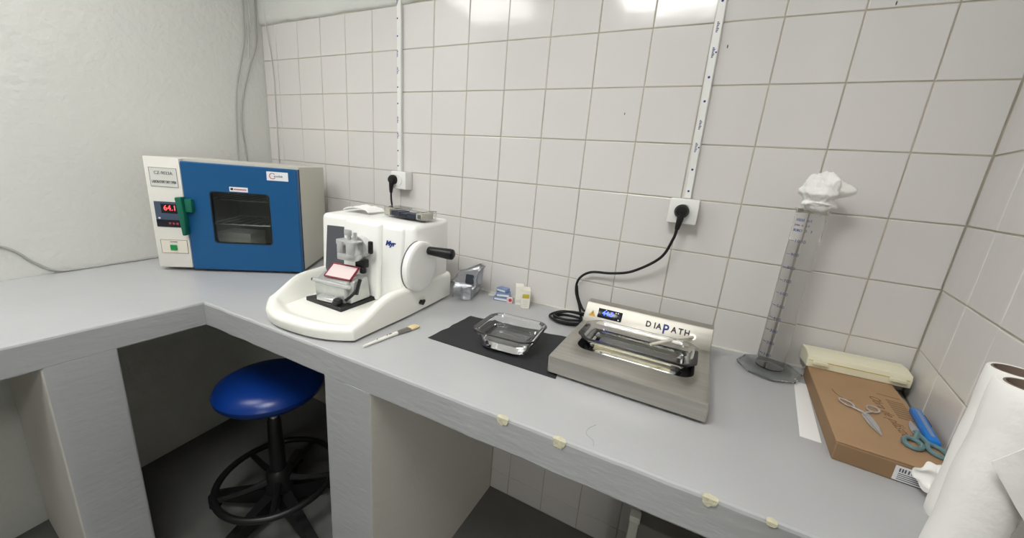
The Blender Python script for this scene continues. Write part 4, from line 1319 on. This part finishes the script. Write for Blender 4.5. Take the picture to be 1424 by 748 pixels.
# ------------------------------------------------------------------ stool under the counter
st = thing('lab_stool', 'round blue vinyl swivel stool with a black footring under the worktop', 'stool', (0.800, -0.515, 0.0), R(14))
bm = bmnew()
lathe(bm, [(0, 0.498), (0.12, 0.500), (0.148, 0.510), (0.162, 0.526), (0.165, 0.540), (0.156, 0.558), (0.125, 0.574), (0.07, 0.582), (0, 0.584)], 56)
obj('seat', bm, 'stool_vinyl', st)
bm = bmnew(); lathe(bm, [(0, 0.455), (0.035, 0.455), (0.06, 0.470), (0.115, 0.488), (0.125, 0.501), (0, 0.501)], 36); obj('seat_plate', bm, 'plastic_black', st)
bm = bmnew(); cyl(bm, (0, 0, 0.38), (0, 0, 0.460), 0.0125, 18); obj('piston', bm, 'metal_silver', st)
bm = bmnew(); lathe(bm, [(0, 0.10), (0.026, 0.10), (0.025, 0.30), (0.021, 0.405), (0.017, 0.412), (0, 0.412)], 24); obj('column', bm, 'plastic_black', st)
bm = bmnew(); lathe(bm, [(0, 0.055), (0.045, 0.055), (0.047, 0.10), (0.040, 0.185), (0.030, 0.20), (0, 0.20)], 28); obj('hub', bm, 'plastic_black', st)
RZ = 0.165
bm = bmnew()
tube(bm, [(0.19 * math.cos(2 * math.pi * i / 56), 0.19 * math.sin(2 * math.pi * i / 56), RZ) for i in range(56)], 0.0115, 10, 0, True)
fr = obj('foot_ring', bm, 'plastic_black', st)
for k in range(5):
    a = R(72 * k + 20)
    bm = bmnew(); tube(bm, [(0.035 * math.cos(a), 0.035 * math.sin(a), RZ - 0.01), (0.10 * math.cos(a), 0.10 * math.sin(a), RZ - 0.012), (0.185 * math.cos(a), 0.185 * math.sin(a), RZ)], lambda t: 0.013 - 0.004 * t, 8, 4)
    obj('ring_spoke', bm, 'plastic_black', fr)
for k in range(5):
    a = R(72 * k + 48)
    ca, sa = math.cos(a), math.sin(a)
    bm = bmnew()
    ringsL = []
    for t_, w_, z0_, z1_ in ((0.03, 0.024, 0.055, 0.115), (0.12, 0.021, 0.045, 0.092), (0.22, 0.018, 0.036, 0.068), (0.265, 0.016, 0.022, 0.056), (0.272, 0.012, 0.012, 0.044)):
        ringsL.append([(t_ * ca - y * sa, t_ * sa + y * ca, z) for y, z in ((-w_, z0_), (w_, z0_), (w_ * 0.8, z1_), (-w_ * 0.8, z1_))])
    loft(bm, ringsL, True, True, False)
    lg_ = obj('leg', bm, 'plastic_black', st)
    bm = bmnew(); cyl(bm, (0.255 * ca, 0.255 * sa, 0.0), (0.255 * ca, 0.255 * sa, 0.030), 0.020, 14, 0.016); obj('glide', bm, 'rubber_black', lg_)

# ------------------------------------------------------------------ grey cabinet under the right-hand worktop
gc = thing('storage_cabinet', 'low grey cabinet with pale corner post standing under the worktop', 'cabinet', (2.000, -0.225, 0.0), 0)
bm = bmnew(); box(bm, 0.012, 0.32, 0.006, 0.20, 0.02, 0.372, 0.002, 1); obj('cabinet_body', bm, 'cabinet_grey', gc)
bm = bmnew(); box(bm, -0.012, 0.014, 0.0, 0.026, 0.0, 0.388, 0.004); obj('corner_post', bm, 'label_grey', gc)
bm = bmnew(); box(bm, -0.014, 0.016, -0.002, 0.028, 0.370, 0.392, 0.004); obj('post_cap', bm, 'pvc_white', gc)
bm = bmnew(); box(bm, 0.120, 0.126, 0.002, 0.010, 0.02, 0.37); obj('door_edge', bm, 'label_grey', gc)
